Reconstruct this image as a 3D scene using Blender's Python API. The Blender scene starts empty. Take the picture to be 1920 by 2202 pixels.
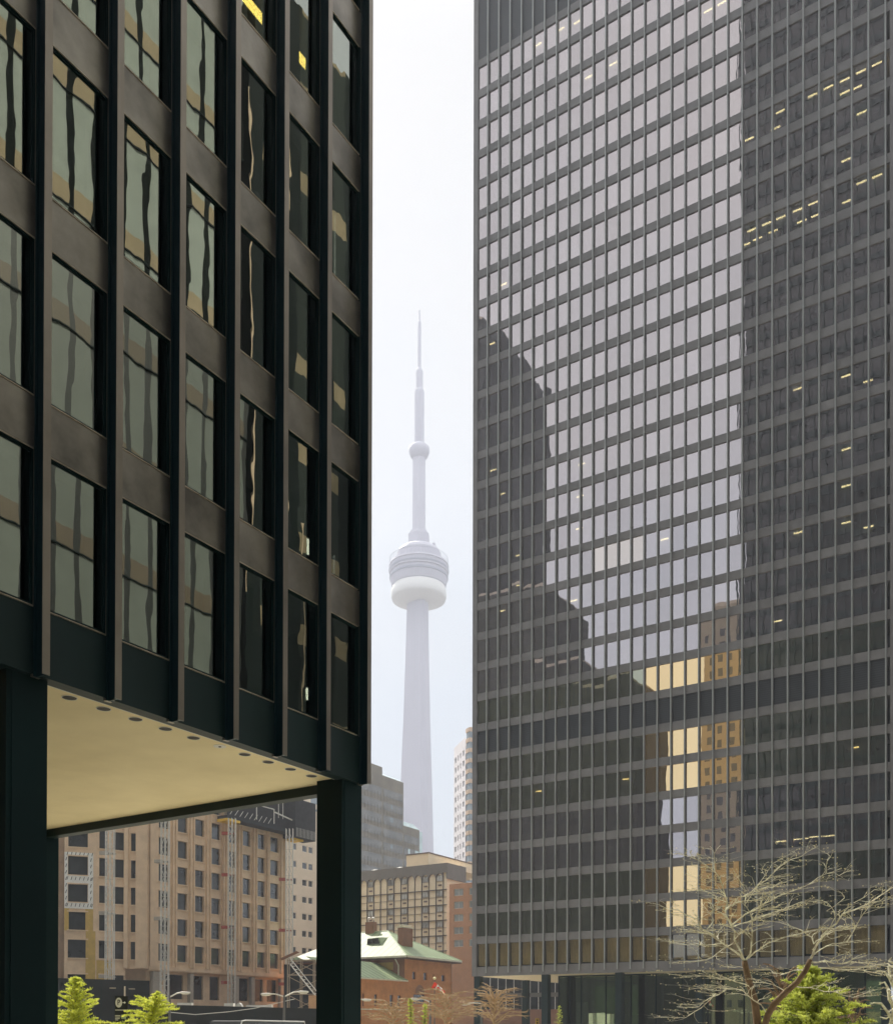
import bpy, math, random
from mathutils import Vector, Matrix
R = random.Random(7)
S = bpy.context.scene
COL = S.collection
rad = math.radians

# ------------------------------------------------------------------ camera geometry (survey of the photograph)
FPX, CX, CY = 2136.4, 960.0, 2187.6
YAW, PIT, ROL = rad(32.588), rad(0.376), rad(0.131)
fw = Vector((-math.sin(YAW)*math.cos(PIT), math.cos(YAW)*math.cos(PIT), math.sin(PIT)))
rt0 = Vector((math.cos(YAW), math.sin(YAW), 0)); up0 = rt0.cross(fw)
rt = rt0*math.cos(ROL) + up0*math.sin(ROL); up = up0*math.cos(ROL) - rt0*math.sin(ROL)
def ray(x, y): return fw + rt*((x-CX)/FPX) + up*((CY-y)/FPX)
def at(x, y, D): v = ray(x, y); return v*(D/math.hypot(v.x, v.y))      # surveyed point at horizontal range D
def onX(x, y, X): v = ray(x, y); return v*(X/v.x)
def onY(x, y, Y): v = ray(x, y); return v*(Y/v.y)
GZ = -1.6                                                               # street level below the eye

# ------------------------------------------------------------------ mesh helpers
class MB:
    def __init__(s): s.v = []; s.f = []
    def quad(s, a, b, c, d):
        n = len(s.v); s.v += [tuple(a), tuple(b), tuple(c), tuple(d)]; s.f.append((n, n+1, n+2, n+3))
    def poly(s, pts):
        n = len(s.v); s.v += [tuple(p) for p in pts]; s.f.append(tuple(range(n, n+len(pts))))
    def hexa(s, p):                       # 8 points: bottom ccw 0-3, top 4-7
        n = len(s.v); s.v += [tuple(q) for q in p]
        s.f += [(n+3, n+2, n+1, n), (n+4, n+5, n+6, n+7)] + [(n+i, n+(i+1) % 4, n+4+(i+1) % 4, n+4+i) for i in range(4)]
    def box(s, x0, x1, y0, y1, z0, z1):
        if x0 > x1: x0, x1 = x1, x0
        if y0 > y1: y0, y1 = y1, y0
        if z0 > z1: z0, z1 = z1, z0
        s.hexa([(x0, y0, z0), (x1, y0, z0), (x1, y1, z0), (x0, y1, z0), (x0, y0, z1), (x1, y0, z1), (x1, y1, z1), (x0, y1, z1)])
    def prism(s, foot, z0, z1):           # footprint polygon ccw
        n = len(s.v); k = len(foot)
        s.v += [(p[0], p[1], z0) for p in foot] + [(p[0], p[1], z1) for p in foot]
        s.f += [tuple(range(n+k-1, n-1, -1)), tuple(range(n+k, n+2*k))] + [(n+i, n+(i+1) % k, n+k+(i+1) % k, n+k+i) for i in range(k)]
    def tube(s, pts, rads, k=5, cap=True):
        n0 = len(s.v); pts = [Vector(p) for p in pts]; a = None
        for i, p in enumerate(pts):
            d = (pts[min(i+1, len(pts)-1)] - pts[max(i-1, 0)])
            if d.length < 1e-7: d = Vector((0, 0, 1))
            d.normalize()
            if a is None:
                a = d.orthogonal().normalized()
            else:
                a = (a - d*a.dot(d)); a = a.normalized() if a.length > 1e-5 else d.orthogonal().normalized()
            b = d.cross(a); r = rads[i] if hasattr(rads, '__len__') else rads
            for j in range(k):
                t = 2*math.pi*j/k; s.v.append(tuple(p + a*(r*math.cos(t)) + b*(r*math.sin(t))))
        for i in range(len(pts)-1):
            for j in range(k):
                q = n0+i*k
                s.f.append((q+j, q+(j+1) % k, q+k+(j+1) % k, q+k+j))
        if cap:
            s.f.append(tuple(n0+j for j in range(k-1, -1, -1))); e = n0+(len(pts)-1)*k
            s.f.append(tuple(e+j for j in range(k)))
    def bar(s, a, b, r, k=4): s.tube([a, b], r, k)
    def lathe(s, c, prof, k=48):
        n0 = len(s.v)
        for r, z in prof:
            for j in range(k):
                t = 2*math.pi*j/k; s.v.append((c[0]+r*math.cos(t), c[1]+r*math.sin(t), z))
        for i in range(len(prof)-1):
            for j in range(k):
                q = n0+i*k; s.f.append((q+j, q+(j+1) % k, q+k+(j+1) % k, q+k+j))
        s.f.append(tuple(n0+j for j in range(k-1, -1, -1))); e = n0+(len(prof)-1)*k
        s.f.append(tuple(e+j for j in range(k)))
    def fbox(s, F, u0, u1, n0, n1, z0, z1):
        if u0 > u1: u0, u1 = u1, u0
        if n0 > n1: n0, n1 = n1, n0
        P = F.pt
        s.hexa([P(u0, n1, z0), P(u1, n1, z0), P(u1, n0, z0), P(u0, n0, z0), P(u0, n1, z1), P(u1, n1, z1), P(u1, n0, z1), P(u0, n0, z1)])
    def build(s, name, m, parent=None, smooth=False):
        o0 = Vector((0, 0, 0)); q = parent
        while q is not None: o0 = o0 + q.location; q = q.parent
        me = bpy.data.meshes.new(name)
        me.from_pydata([(v[0]-o0.x, v[1]-o0.y, v[2]-o0.z) for v in s.v], [], s.f)
        if m is not None: me.materials.append(m)
        if smooth:
            for p in me.polygons: p.use_smooth = True
        me.update()
        o = bpy.data.objects.new(name, me); COL.objects.link(o)
        if parent is not None: o.parent = parent
        return o
class Frame:                                # a wall plane: u runs to the right seen from outside, n outward
    def __init__(s, o, u, z0=0):
        s.o = Vector((o[0], o[1], 0)); s.u = Vector((u[0], u[1], 0)).normalized(); s.n = Vector((s.u.y, -s.u.x, 0))
    def pt(s, u, n, z): return s.o + s.u*u + s.n*n + Vector((0, 0, z))
    def uz(s, x, y):                        # where a surveyed line of sight meets this wall
        v = ray(x, y); t = s.o.dot(s.n)/v.dot(s.n); p = v*t
        return (p - s.o).dot(s.u), p.z
def FX(X): return Frame((X, 0), (0, 1))     # faces +X, u = Y
def FY(Y): return Frame((0, Y), (1, 0))     # faces -Y, u = X
def tag(o, label, cat, group=None):
    o['label'] = label; o['category'] = cat
    if group: o['group'] = group
    return o
def thing(name, loc, label, cat, group=None):
    o = bpy.data.objects.new(name, None); COL.objects.link(o); o.location = loc; o.empty_display_size = .5
    return tag(o, label, cat, group)
def inst(src, parent, loc, name=None):      # a copy of a part (and its sub-parts) at a place inside its thing
    o = src.copy(); COL.objects.link(o); o.parent = parent; o.location = loc
    if name: o.name = name
    for c in list(src.children):
        d = c.copy(); COL.objects.link(d); d.parent = o
    return o
def copy_thing(src, loc, label):
    r = src.copy(); COL.objects.link(r); r.location = loc; r['label'] = label
    for ch in list(src.children):
        c = ch.copy(); COL.objects.link(c); c.parent = r
        for g in list(ch.children):
            d = g.copy(); COL.objects.link(d); d.parent = c
    return r
def wall(m, F, u0, u1, z0, z1, holes, reveal=.2, n=0):
    us = sorted({u0, u1, *[h[0] for h in holes], *[h[1] for h in holes]}); zs = sorted({z0, z1, *[h[2] for h in holes], *[h[3] for h in holes]})
    us = [u for u in us if u0 <= u <= u1]; zs = [z for z in zs if z0 <= z <= z1]
    for i in range(len(us)-1):
        run = None
        for j in range(len(zs)-1):
            cu, cz = (us[i]+us[i+1])/2, (zs[j]+zs[j+1])/2
            solid = not any(h[0] < cu < h[1] and h[2] < cz < h[3] for h in holes)
            if solid and run is None: run = zs[j]
            if run is not None and (not solid or j == len(zs)-2):
                top = zs[j+1] if solid else zs[j]
                m.quad(F.pt(us[i], n, run), F.pt(us[i+1], n, run), F.pt(us[i+1], n, top), F.pt(us[i], n, top)); run = None
    for a, b, c, d in holes:
        m.quad(F.pt(a, n, c), F.pt(b, n, c), F.pt(b, n-reveal, c), F.pt(a, n-reveal, c))
        m.quad(F.pt(a, n, d), F.pt(a, n-reveal, d), F.pt(b, n-reveal, d), F.pt(b, n, d))
        m.quad(F.pt(a, n, c), F.pt(a, n-reveal, c), F.pt(a, n-reveal, d), F.pt(a, n, d))
        m.quad(F.pt(b, n, c), F.pt(b, n, d), F.pt(b, n-reveal, d), F.pt(b, n-reveal, c))

# ------------------------------------------------------------------ materials
def newmat(name):
    m = bpy.data.materials.new(name); m.use_nodes = True
    nt = m.node_tree; nt.nodes.clear(); out = nt.nodes.new('ShaderNodeOutputMaterial'); return m, nt, out
def N(nt, t, **kw):
    n = nt.nodes.new(t)
    for k, v in kw.items():
        if k in n.inputs: n.inputs[k].default_value = v
        else: setattr(n, k, v)
    return n
def plain(name, c, rough=.7, metal=0, var=.12, scale=1.5, stretch=(1, 1, 1), c2=None, bump=0, spec=.4, transl=0):
    m, nt, out = newmat(name); L = nt.links.new
    b = N(nt, 'ShaderNodeBsdfPrincipled', Roughness=rough, Metallic=metal); b.inputs['Specular IOR Level'].default_value = spec
    g = N(nt, 'ShaderNodeNewGeometry'); mp = N(nt, 'ShaderNodeMapping'); mp.inputs['Scale'].default_value = stretch
    nz = N(nt, 'ShaderNodeTexNoise', Scale=scale, Detail=6.0, Roughness=.6)
    L(g.outputs['Position'], mp.inputs['Vector']); L(mp.outputs[0], nz.inputs['Vector'])
    r = N(nt, 'ShaderNodeValToRGB'); L(nz.outputs['Fac'], r.inputs['Fac'])
    c2 = c2 or c
    r.color_ramp.elements[0].position = .3; r.color_ramp.elements[1].position = .7
    r.color_ramp.elements[0].color = (*[x*(1-var) for x in c], 1); r.color_ramp.elements[1].color = (*[min(1, x*(1+var)) for x in c2], 1)
    L(r.outputs[0], b.inputs['Base Color'])
    if bump:
        bp = N(nt, 'ShaderNodeBump', Strength=1.0, Distance=bump); L(nz.outputs['Fac'], bp.inputs['Height']); L(bp.outputs[0], b.inputs['Normal'])
    if transl:
        tr = N(nt, 'ShaderNodeBsdfTranslucent'); L(r.outputs[0], tr.inputs['Color']); mx = N(nt, 'ShaderNodeMixShader', Fac=transl)
        L(b.outputs[0], mx.inputs[1]); L(tr.outputs[0], mx.inputs[2]); L(mx.outputs[0], out.inputs[0])
    else: L(b.outputs[0], out.inputs[0])
    return m
def glass(name, gloss, fac, trans, rough=.0, cell=(1.524, 1.524, 3.663), org=(0, 0, 0), tilt=.006, wave=.0006, wscale=1.1, wstretch=(1, 1, .6)):
    """coated window glass: a tinted mirror share and a tinted see-through share; every pane sits a hair out of true"""
    m, nt, out = newmat(name); L = nt.links.new
    g = N(nt, 'ShaderNodeNewGeometry')
    a = N(nt, 'ShaderNodeVectorMath', operation='SUBTRACT'); a.inputs[1].default_value = org
    d = N(nt, 'ShaderNodeVectorMath', operation='DIVIDE'); d.inputs[1].default_value = cell
    fl = N(nt, 'ShaderNodeVectorMath', operation='FLOOR'); wn = N(nt, 'ShaderNodeTexWhiteNoise', noise_dimensions='3D')
    L(g.outputs['Position'], a.inputs[0]); L(a.outputs[0], d.inputs[0]); L(d.outputs[0], fl.inputs[0]); L(fl.outputs[0], wn.inputs['Vector'])
    sb = N(nt, 'ShaderNodeVectorMath', operation='SUBTRACT'); sb.inputs[1].default_value = (.5, .5, .5)
    sc = N(nt, 'ShaderNodeVectorMath', operation='SCALE'); sc.inputs['Scale'].default_value = tilt
    L(wn.outputs['Color'], sb.inputs[0]); L(sb.outputs[0], sc.inputs[0])
    # the wave pattern jumps from pane to pane
    of = N(nt, 'ShaderNodeVectorMath', operation='SCALE'); of.inputs['Scale'].default_value = 37.0; L(wn.outputs['Color'], of.inputs[0])
    mp = N(nt, 'ShaderNodeMapping'); mp.inputs['Scale'].default_value = wstretch; L(g.outputs['Position'], mp.inputs['Vector'])
    ad = N(nt, 'ShaderNodeVectorMath', operation='ADD'); L(mp.outputs[0], ad.inputs[0]); L(of.outputs[0], ad.inputs[1])
    nz = N(nt, 'ShaderNodeTexNoise', Scale=wscale, Detail=2.0, Roughness=.35); L(ad.outputs[0], nz.inputs['Vector'])
    bp = N(nt, 'ShaderNodeBump', Strength=1.0, Distance=wave); L(nz.outputs['Fac'], bp.inputs['Height'])
    nn = N(nt, 'ShaderNodeVectorMath', operation='ADD'); L(bp.outputs[0], nn.inputs[0]); L(sc.outputs[0], nn.inputs[1])
    no = N(nt, 'ShaderNodeVectorMath', operation='NORMALIZE'); L(nn.outputs[0], no.inputs[0])
    gl = N(nt, 'ShaderNodeBsdfGlossy', Color=(*gloss, 1), Roughness=rough); L(no.outputs[0], gl.inputs['Normal'])
    vr = N(nt, 'ShaderNodeMapRange'); vr.inputs[3].default_value = .92; vr.inputs[4].default_value = 1.06; L(wn.outputs['Value'], vr.inputs[0])
    vs = N(nt, 'ShaderNodeVectorMath', operation='SCALE'); vs.inputs[0].default_value = gloss; L(vr.outputs[0], vs.inputs['Scale']); L(vs.outputs[0], gl.inputs['Color'])
    tr = N(nt, 'ShaderNodeBsdfTransparent', Color=(*trans, 1))
    mx = N(nt, 'ShaderNodeMixShader', Fac=fac); L(tr.outputs[0], mx.inputs[1]); L(gl.outputs[0], mx.inputs[2]); L(mx.outputs[0], out.inputs[0])
    return m
def drape(name, c, fold=9.0, var=.35, axis=0):
    m, nt, out = newmat(name); L = nt.links.new
    g = N(nt, 'ShaderNodeNewGeometry'); mp = N(nt, 'ShaderNodeMapping'); mp.inputs['Scale'].default_value = (1, 1, .12); L(g.outputs['Position'], mp.inputs['Vector'])
    nz = N(nt, 'ShaderNodeTexNoise', Scale=fold, Detail=3.0, Roughness=.5); L(mp.outputs[0], nz.inputs['Vector'])
    nb = N(nt, 'ShaderNodeTexNoise', Scale=.25, Detail=1.0); L(g.outputs['Position'], nb.inputs['Vector'])
    mu = N(nt, 'ShaderNodeMath', operation='ADD'); L(nz.outputs['Fac'], mu.inputs[0]); L(nb.outputs['Fac'], mu.inputs[1])
    r = N(nt, 'ShaderNodeValToRGB'); L(mu.outputs[0], r.inputs['Fac'])
    hf = N(nt, 'ShaderNodeMath', operation='MULTIPLY'); hf.inputs[1].default_value = .5; L(mu.outputs[0], hf.inputs[0]); L(hf.outputs[0], r.inputs['Fac'])
    r.color_ramp.elements[0].position = .36; r.color_ramp.elements[1].position = .64
    r.color_ramp.elements[0].color = (*[x*(1-var) for x in c], 1); r.color_ramp.elements[1].color = (*[x*(1+var) for x in c], 1)
    b = N(nt, 'ShaderNodeBsdfPrincipled', Roughness=.9); L(r.outputs[0], b.inputs['Base Color']); L(b.outputs[0], out.inputs[0])
    return m
def emit(name, c, s):
    m, nt, out = newmat(name); e = N(nt, 'ShaderNodeEmission', Color=(*c, 1), Strength=s); nt.links.new(e.outputs[0], out.inputs[0]); return m
def stripes(name, c1, c2, axis, period, duty, rough=.6, metal=0, axis2=None, period2=1, duty2=.5, c3=None, spec=.4, off=0, off2=0):
    """a surface with regular seams or courses"""
    m, nt, out = newmat(name); L = nt.links.new
    g = N(nt, 'ShaderNodeNewGeometry'); sp = N(nt, 'ShaderNodeSeparateXYZ'); L(g.outputs['Position'], sp.inputs[0])
    def st(ax, per, du, o):
        ad = N(nt, 'ShaderNodeMath', operation='ADD'); ad.inputs[1].default_value = 5000*per-o; L(sp.outputs[ax], ad.inputs[0])
        dv = N(nt, 'ShaderNodeMath', operation='DIVIDE'); dv.inputs[1].default_value = per; L(ad.outputs[0], dv.inputs[0])
        fr = N(nt, 'ShaderNodeMath', operation='FRACT'); L(dv.outputs[0], fr.inputs[0])
        lt = N(nt, 'ShaderNodeMath', operation='LESS_THAN'); lt.inputs[1].default_value = du; L(fr.outputs[0], lt.inputs[0]); return lt
    a = st(axis, period, duty, off)
    nz = N(nt, 'ShaderNodeTexNoise', Scale=.8, Detail=5.0); L(g.outputs['Position'], nz.inputs['Vector'])
    mr = N(nt, 'ShaderNodeMapRange'); mr.inputs[3].default_value = .82; mr.inputs[4].default_value = 1.18; L(nz.outputs['Fac'], mr.inputs[0])
    mx = N(nt, 'ShaderNodeMix', data_type='RGBA'); mx.inputs[6].default_value = (*c1, 1); mx.inputs[7].default_value = (*c2, 1); L(a.outputs[0], mx.inputs[0]); last = mx.outputs[2]
    if axis2 is not None:
        b2 = st(axis2, period2, duty2, off2); m2 = N(nt, 'ShaderNodeMix', data_type='RGBA'); L(last, m2.inputs[6]); m2.inputs[7].default_value = (*(c3 or c2), 1); L(b2.outputs[0], m2.inputs[0]); last = m2.outputs[2]
    vm = N(nt, 'ShaderNodeVectorMath', operation='SCALE'); L(last, vm.inputs[0]); L(mr.outputs[0], vm.inputs['Scale'])
    b = N(nt, 'ShaderNodeBsdfPrincipled', Roughness=rough, Metallic=metal); b.inputs['Specular IOR Level'].default_value = spec
    L(vm.outputs[0], b.inputs['Base Color']); L(b.outputs[0], out.inputs[0]); return m

BAY, FL = 1.524, 3.663
M = {}
M['bronze'] = plain('bronze_black_paint', (.19, .175, .158), .34, .8, .28, .7, c2=(.30, .275, .245), spec=.5)
M['steel'] = plain('dark_steel_paint', (.010, .026, .028), .5, .0, .15, .6, spec=.25)
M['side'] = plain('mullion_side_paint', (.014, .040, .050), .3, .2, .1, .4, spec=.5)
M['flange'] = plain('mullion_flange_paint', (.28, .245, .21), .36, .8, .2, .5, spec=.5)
M['edge'] = plain('edge_highlight', (.50, .44, .36), .4, .3, .3, 3)  # pale tone paints the highlight along window edges
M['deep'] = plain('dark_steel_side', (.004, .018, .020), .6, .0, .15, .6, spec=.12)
M['tower_paint'] = plain('tower_graphite_paint', (.16, .156, .156), .55, .0, .22, .35, spec=.5)
M['tower_mull'] = plain('tower_mullion_paint', (.33, .35, .34), .4, .2, .15, .3, spec=.5)
M['louver'] = stripes('dark_louvre', (.035, .04, .045), (.02, .024, .028), 2, .22, .4, .5, .2)
M['soffit'] = plain('cream_soffit_plaster', (.93, .81, .50), .85, 0, .07, .5, c2=(.93, .82, .53))
M['soffit2'] = plain('pale_soffit_plaster', (.8, .7, .52), .85, 0, .04, .6)
M['lampcan'] = plain('downlight_black', (.012, .012, .012), .6)
M['whitetrim'] = plain('white_trim', (.8, .78, .72), .5, 0, .04, 2)
M['near_glass'] = glass('green_grey_glass', (.70, .74, .67), .46, (.48, .50, .44), cell=(3, BAY, FL), org=(0, 10.6, 7.29), tilt=.008, wave=.0016, wscale=1.4, wstretch=(1, 1, .55))
M['tw_glass'] = glass('lavender_coated_glass', (.97, .87, .88), .46, (.40, .46, .44), cell=(BAY, 5, FL), org=(-59.97, 0, 6.78), tilt=.008, wave=.0018, wscale=.9)
M['tw_pink'] = glass('pale_pink_coated_glass', (1.0, .88, .80), .62, (.3, .3, .3), cell=(BAY, 5, FL), org=(-59.97, 0, 6.78), tilt=.004, wave=.0010, wscale=.8)
M['tw_clear'] = glass('clear_grey_glass', (.9, .9, .9), .10, (.80, .80, .72), cell=(BAY, 5, FL), org=(-59.97, 0, 6.78), tilt=.004, wave=.0010, wscale=.8)
M['tw_gold_shaded'] = glass('gold_glass_shaded', (.80, .80, .62), .42, (.40, .42, .34), cell=(BAY, 5, FL), org=(-59.97, 0, 6.78), tilt=.008, wave=.0018, wscale=.9)  # duller copy of the gold-storey glass, shade put into its tint
M['tw_gold_lit'] = glass('gold_glass_skylit', (1.0, .72, .38), .86, (.3, .3, .24), cell=(BAY, 5, FL), org=(-59.97, 0, 6.78), tilt=.004, wave=.0010, wscale=.8)
M['tw_lobby'] = glass('lobby_glass', (.5, .6, .42), .40, (.35, .42, .28), cell=(3, 5, 9), tilt=.003, wave=.0008, wscale=.7)
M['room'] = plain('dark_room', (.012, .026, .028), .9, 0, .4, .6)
M['tblind'] = drape('dim_blind', (.10, .14, .13), 5, .3)
M['blind'] = drape('grey_green_blind', (.05, .055, .042), 5, .3)
M['drape'] = drape('olive_drape', (.10, .10, .06), 8, .5)
M['drape_gold'] = drape('gold_drape', (.75, .56, .22), 9, .5)
M['drape_tan'] = drape('tan_curtain', (.62, .47, .27), 6, .22)
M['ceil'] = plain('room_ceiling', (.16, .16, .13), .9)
M['tube'] = emit('warm_ceiling_light', (1.0, .66, .34), 9)
M['tube_y'] = emit('yellow_ceiling_light', (1.0, .70, .18), 9)
M['slit'] = emit('lit_window_beyond', (.95, .95, .9), 5)
M['sandstone'] = plain('tan_precast', (.68, .51, .345), .8, 0, .1, .7, c2=(.72, .545, .37))
M['sandlight'] = plain('tan_precast_edge', (.74, .57, .40), .8, 0, .06, .7)
M['dkwin'] = plain('dark_window_glass', (.035, .04, .04), .12, 0, .5, .5, spec=.9)
M['yellowboard'] = plain('yellow_sheathing', (.55, .38, .11), .8, 0, .15, 1.2)
M['wrap'] = plain('white_house_wrap', (.78, .78, .74), .7, 0, .08, 2)
M['wrapink'] = plain('wrap_print', (.05, .05, .05), .7)
M['black'] = plain('black_hoarding', (.012, .016, .018), .6, 0, .3, .6)
M['plat'] = plain('black_netting', (.03, .03, .032), .9, 0, .3, 1.5)
M['galv'] = plain('galvanised_steel', (.66, .64, .58), .5, .0, .1, 3)
M['concrete'] = plain('grey_concrete', (.42, .38, .32), .85, 0, .12, 1.5)
M['red'] = plain('red_paint', (.42, .1, .07), .5)
M['yellow'] = plain('yellow_paint', (.8, .52, .05), .5)
M['orange'] = plain('plywood', (.55, .32, .16), .7)
M['beige'] = plain('pale_beige_wall', (.66, .57, .43), .85, 0, .05, .4)
M['cream'] = plain('cream_hotel_wall', (.78, .69, .50), .85, 0, .06, .5)
M['creamlt'] = plain('cream_penthouse', (.74, .6, .41), .85, 0, .04, .5)
M['mansard'] = plain('grey_mansard', (.155, .145, .125), .8, 0, .08, .7)
M['line'] = plain('dark_joint', (.06, .05, .035), .9)
M['curtainwin'] = drape('window_with_pale_curtain', (.42, .44, .42), 7, .7)
M['brick'] = plain('orange_brick', (.60, .275, .11), .9, 0, .14, 1.0)
M['brickdk'] = plain('brown_brick', (.30, .155, .09), .9, 0, .12, .8)
M['brickred'] = plain('plain_brown_brick', (.46, .245, .135), .9, 0, .08, .6)
M['copper'] = stripes('green_copper_seams', (.23, .29, .15), (.06, .09, .045), 1, 1.2, .2, .55, 0)
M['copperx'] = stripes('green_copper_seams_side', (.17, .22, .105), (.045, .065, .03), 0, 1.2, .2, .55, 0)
M['copper_plain'] = plain('green_copper', (.36, .45, .27), .5)
M['eave'] = plain('dark_eave', (.12, .08, .055), .8)
M['eavelt'] = plain('pale_gutter', (.72, .68, .52), .5)
M['bluegl'] = plain('blue_grey_glass', (.20, .25, .27), .08, 0, .4, .35, spec=.9)
M['slateglass'] = plain('brown_glass', (.14, .135, .12), .15, 0, .35, .3, spec=.7)
M['slatewall'] = plain('grey_brown_cladding', (.19, .165, .125), .7, 0, .2, .3)
M['palegl'] = plain('pale_sky_glass', (.55, .68, .68), .1, 0, .15, .4, spec=.9)
M['pinkwall'] = plain('pinkish_white_wall', (.72, .68, .68), .8, 0, .04, .3)
M['tanstone'] = plain('tan_stone_bay', (.58, .42, .29), .8, 0, .06, .3)
M['cn'] = plain('tall_tower_concrete', (.50, .49, .56), .85, 0, .04, .05)
M['cnpod'] = plain('tall_tower_pod', (.46, .45, .52), .6, 0, .05, .1)
M['cnwhite'] = plain('tall_tower_white', (.74, .73, .70), .6, 0, .02, .1)
M['cndark'] = plain('tall_tower_glazing', (.26, .27, .34), .3, 0, .05, .1)
M['bark'] = plain('branch_bark', (.52, .43, .30), .85, 0, .35, 9, c2=(.85, .75, .57))
M['barkdk'] = plain('trunk_bark', (.20, .135, .08), .9, 0, .3, 7)
M['scaf'] = plain('brown_scaffold_tube', (.42, .33, .23), .6)
M['bark2'] = plain('distant_branch_bark', (.48, .35, .21), .9, 0, .25, 5)
M['bud'] = plain('bud', (.8, .72, .42), .7)
M['lime'] = plain('young_larch_needles', (.56, .68, .08), .6, 0, .3, 6, c2=(.80, .86, .16), transl=.5)
M['limedk'] = plain('evergreen_needles', (.28, .38, .06), .6, 0, .5, 5, c2=(.60, .64, .14), transl=.4)
M['white'] = plain('white_paint', (.82, .82, .80), .4, 0, .03, 2)
M['lampgrey'] = plain('lamp_post_paint', (.12, .12, .12), .5)
M['lamphead'] = plain('lamp_head', (.6, .58, .5), .4)
M['flagred'] = plain('flag_red', (.75, .06, .03), .7, 0, .1, 3)
M['vanpaint'] = plain('van_paint', (.8, .8, .78), .25, 0, .02, 2, spec=.6)
M['asphalt'] = plain('asphalt', (.05, .05, .052), .9, 0, .25, 4, bump=.004)
M['paving'] = stripes('granite_paving', (.42, .39, .31), (.30, .28, .23), 0, 1.524, .012, .7, 0, 1, 1.524, .012)
M['walk'] = stripes('concrete_pavement', (.40, .38, .35), (.28, .27, .25), 1, 1.5, .02, .85)
M['earth'] = plain('city_ground', (.12, .11, .10), .95, 0, .2, .05)

# ------------------------------------------------------------------ ground
def struct(o): o['kind'] = 'structure'; return o
m = MB(); m.quad((-2600, -1800, GZ-.02), (1800, -1800, GZ-.02), (1800, 2600, GZ-.02), (-2600, 2600, GZ-.02)); struct(m.build('ground', M['earth']))
m = MB(); m.box(-80, 40, -60, 122, GZ-.016, GZ); struct(m.build('plaza', M['paving']))
m = MB(); m.box(-104, -92, -120, 300, GZ-.13, GZ-.004-.012); struct(m.build('road', M['asphalt']))
m = MB(); m.box(-92, -80, -60, 122, GZ-.1, GZ+.008); struct(m.build('pavement', M['walk']))
m = MB()
for k in range(24): m.box(-98.1, -97.9, -100+k*12, -96+k*12, GZ-.02, GZ-.010)
struct(m.build('road_marking', M['white']))

# ------------------------------------------------------------------ LEFT TOWER (black steel office tower on columns)
XW, XF = -15.29, -15.023               # wall plane, mullion flange plane
YE, ZF = 19.97, 6.045                  # end face, fascia foot
Y0, S0 = 10.59, 7.291                  # first surveyed mullion, first sill
WX = -53.4; YB = -47.0; ZT = 205.0
T = thing('office_tower', (XW, YE, GZ), 'near black steel office tower on square columns with a cream soffit, filling the left side', 'office tower')
FW = FX(XW)
WH = 2.63                               # window height
nb0, nb1 = -6, 6                        # bays built one by one
def flo(k): return S0 + k*FL
# front fascia
m = MB(); m.fbox(FW, YB, YE, -.12, 0, ZF, S0-.09); m.fbox(FW, YB, YE-.02, -.30, -.125, ZF-.0, ZF+.25); m.build('fascia', M['steel'], T)
m = MB(); m.box(WX+.3, XW-.32, YE-.34, YE-.02, 5.87, 6.4); m.build('end_fascia', M['steel'], T)
m = MB(); m.fbox(FW, YB, YE-.35, -.38, -.305, ZF+.02, ZF+.10); m.build('soffit_trim', M['whitetrim'], T)
# soffit
m = MB(); m.box(WX+.3, XW-.39, YB+.3, YE-.35, ZF+.055, ZF+.20); m.build('soffit', M['soffit'], T)
# spandrels, floor by floor
for k in range(0, 8):
    m = MB(); z0 = flo(k)+WH; z1 = flo(k+1)-.09
    m.fbox(FW, YB, YE-.01, -.12, 0, z0+.06, z1); m.build('spandrel', M['bronze'], T)
m = MB()
for k in range(8, 54): m.fbox(FW, YB, YE-.01, -.12, 0, flo(k)+WH, flo(k+1))
o = m.build('upper_spandrels', M['bronze'], T)
m = MB(); m.fbox(FW, YB, YE-.2, -.40, -.34, flo(8), ZT); m.build('upper_glazing', M['near_glass'], T)
m = MB(); m.fbox(FW, YB, Y0+nb0*BAY-.1, -.34, -.28, S0-.05, flo(8)); m.build('far_glazing', M['near_glass'], T)
# mullions: I sections standing proud, with the window jambs behind
for i in range(-7, 7):
    y = Y0+i*BAY; m = MB()
    if i == 6: y = YE-.165
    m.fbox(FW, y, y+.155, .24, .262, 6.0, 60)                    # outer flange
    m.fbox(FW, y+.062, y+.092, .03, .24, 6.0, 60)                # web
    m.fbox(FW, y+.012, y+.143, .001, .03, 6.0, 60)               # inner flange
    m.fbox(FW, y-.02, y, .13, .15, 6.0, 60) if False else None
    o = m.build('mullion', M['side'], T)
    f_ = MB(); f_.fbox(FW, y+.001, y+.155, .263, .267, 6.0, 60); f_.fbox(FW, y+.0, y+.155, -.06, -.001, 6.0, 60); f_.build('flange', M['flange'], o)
m = MB()
for i in range(-37, 7):
    y = Y0+i*BAY if i < 6 else YE-.165
    m.fbox(FW, y, y+.155, .05, .267, 60 if i > -8 else 6, ZT)
m.build('upper_mullions', M['steel'], T)
# corner pier
m = MB(); m.box(XW-.75, XW-.005, YE-.22, YE, S0-.09, ZT); m.build('corner_pier', M['steel'], T)
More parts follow.
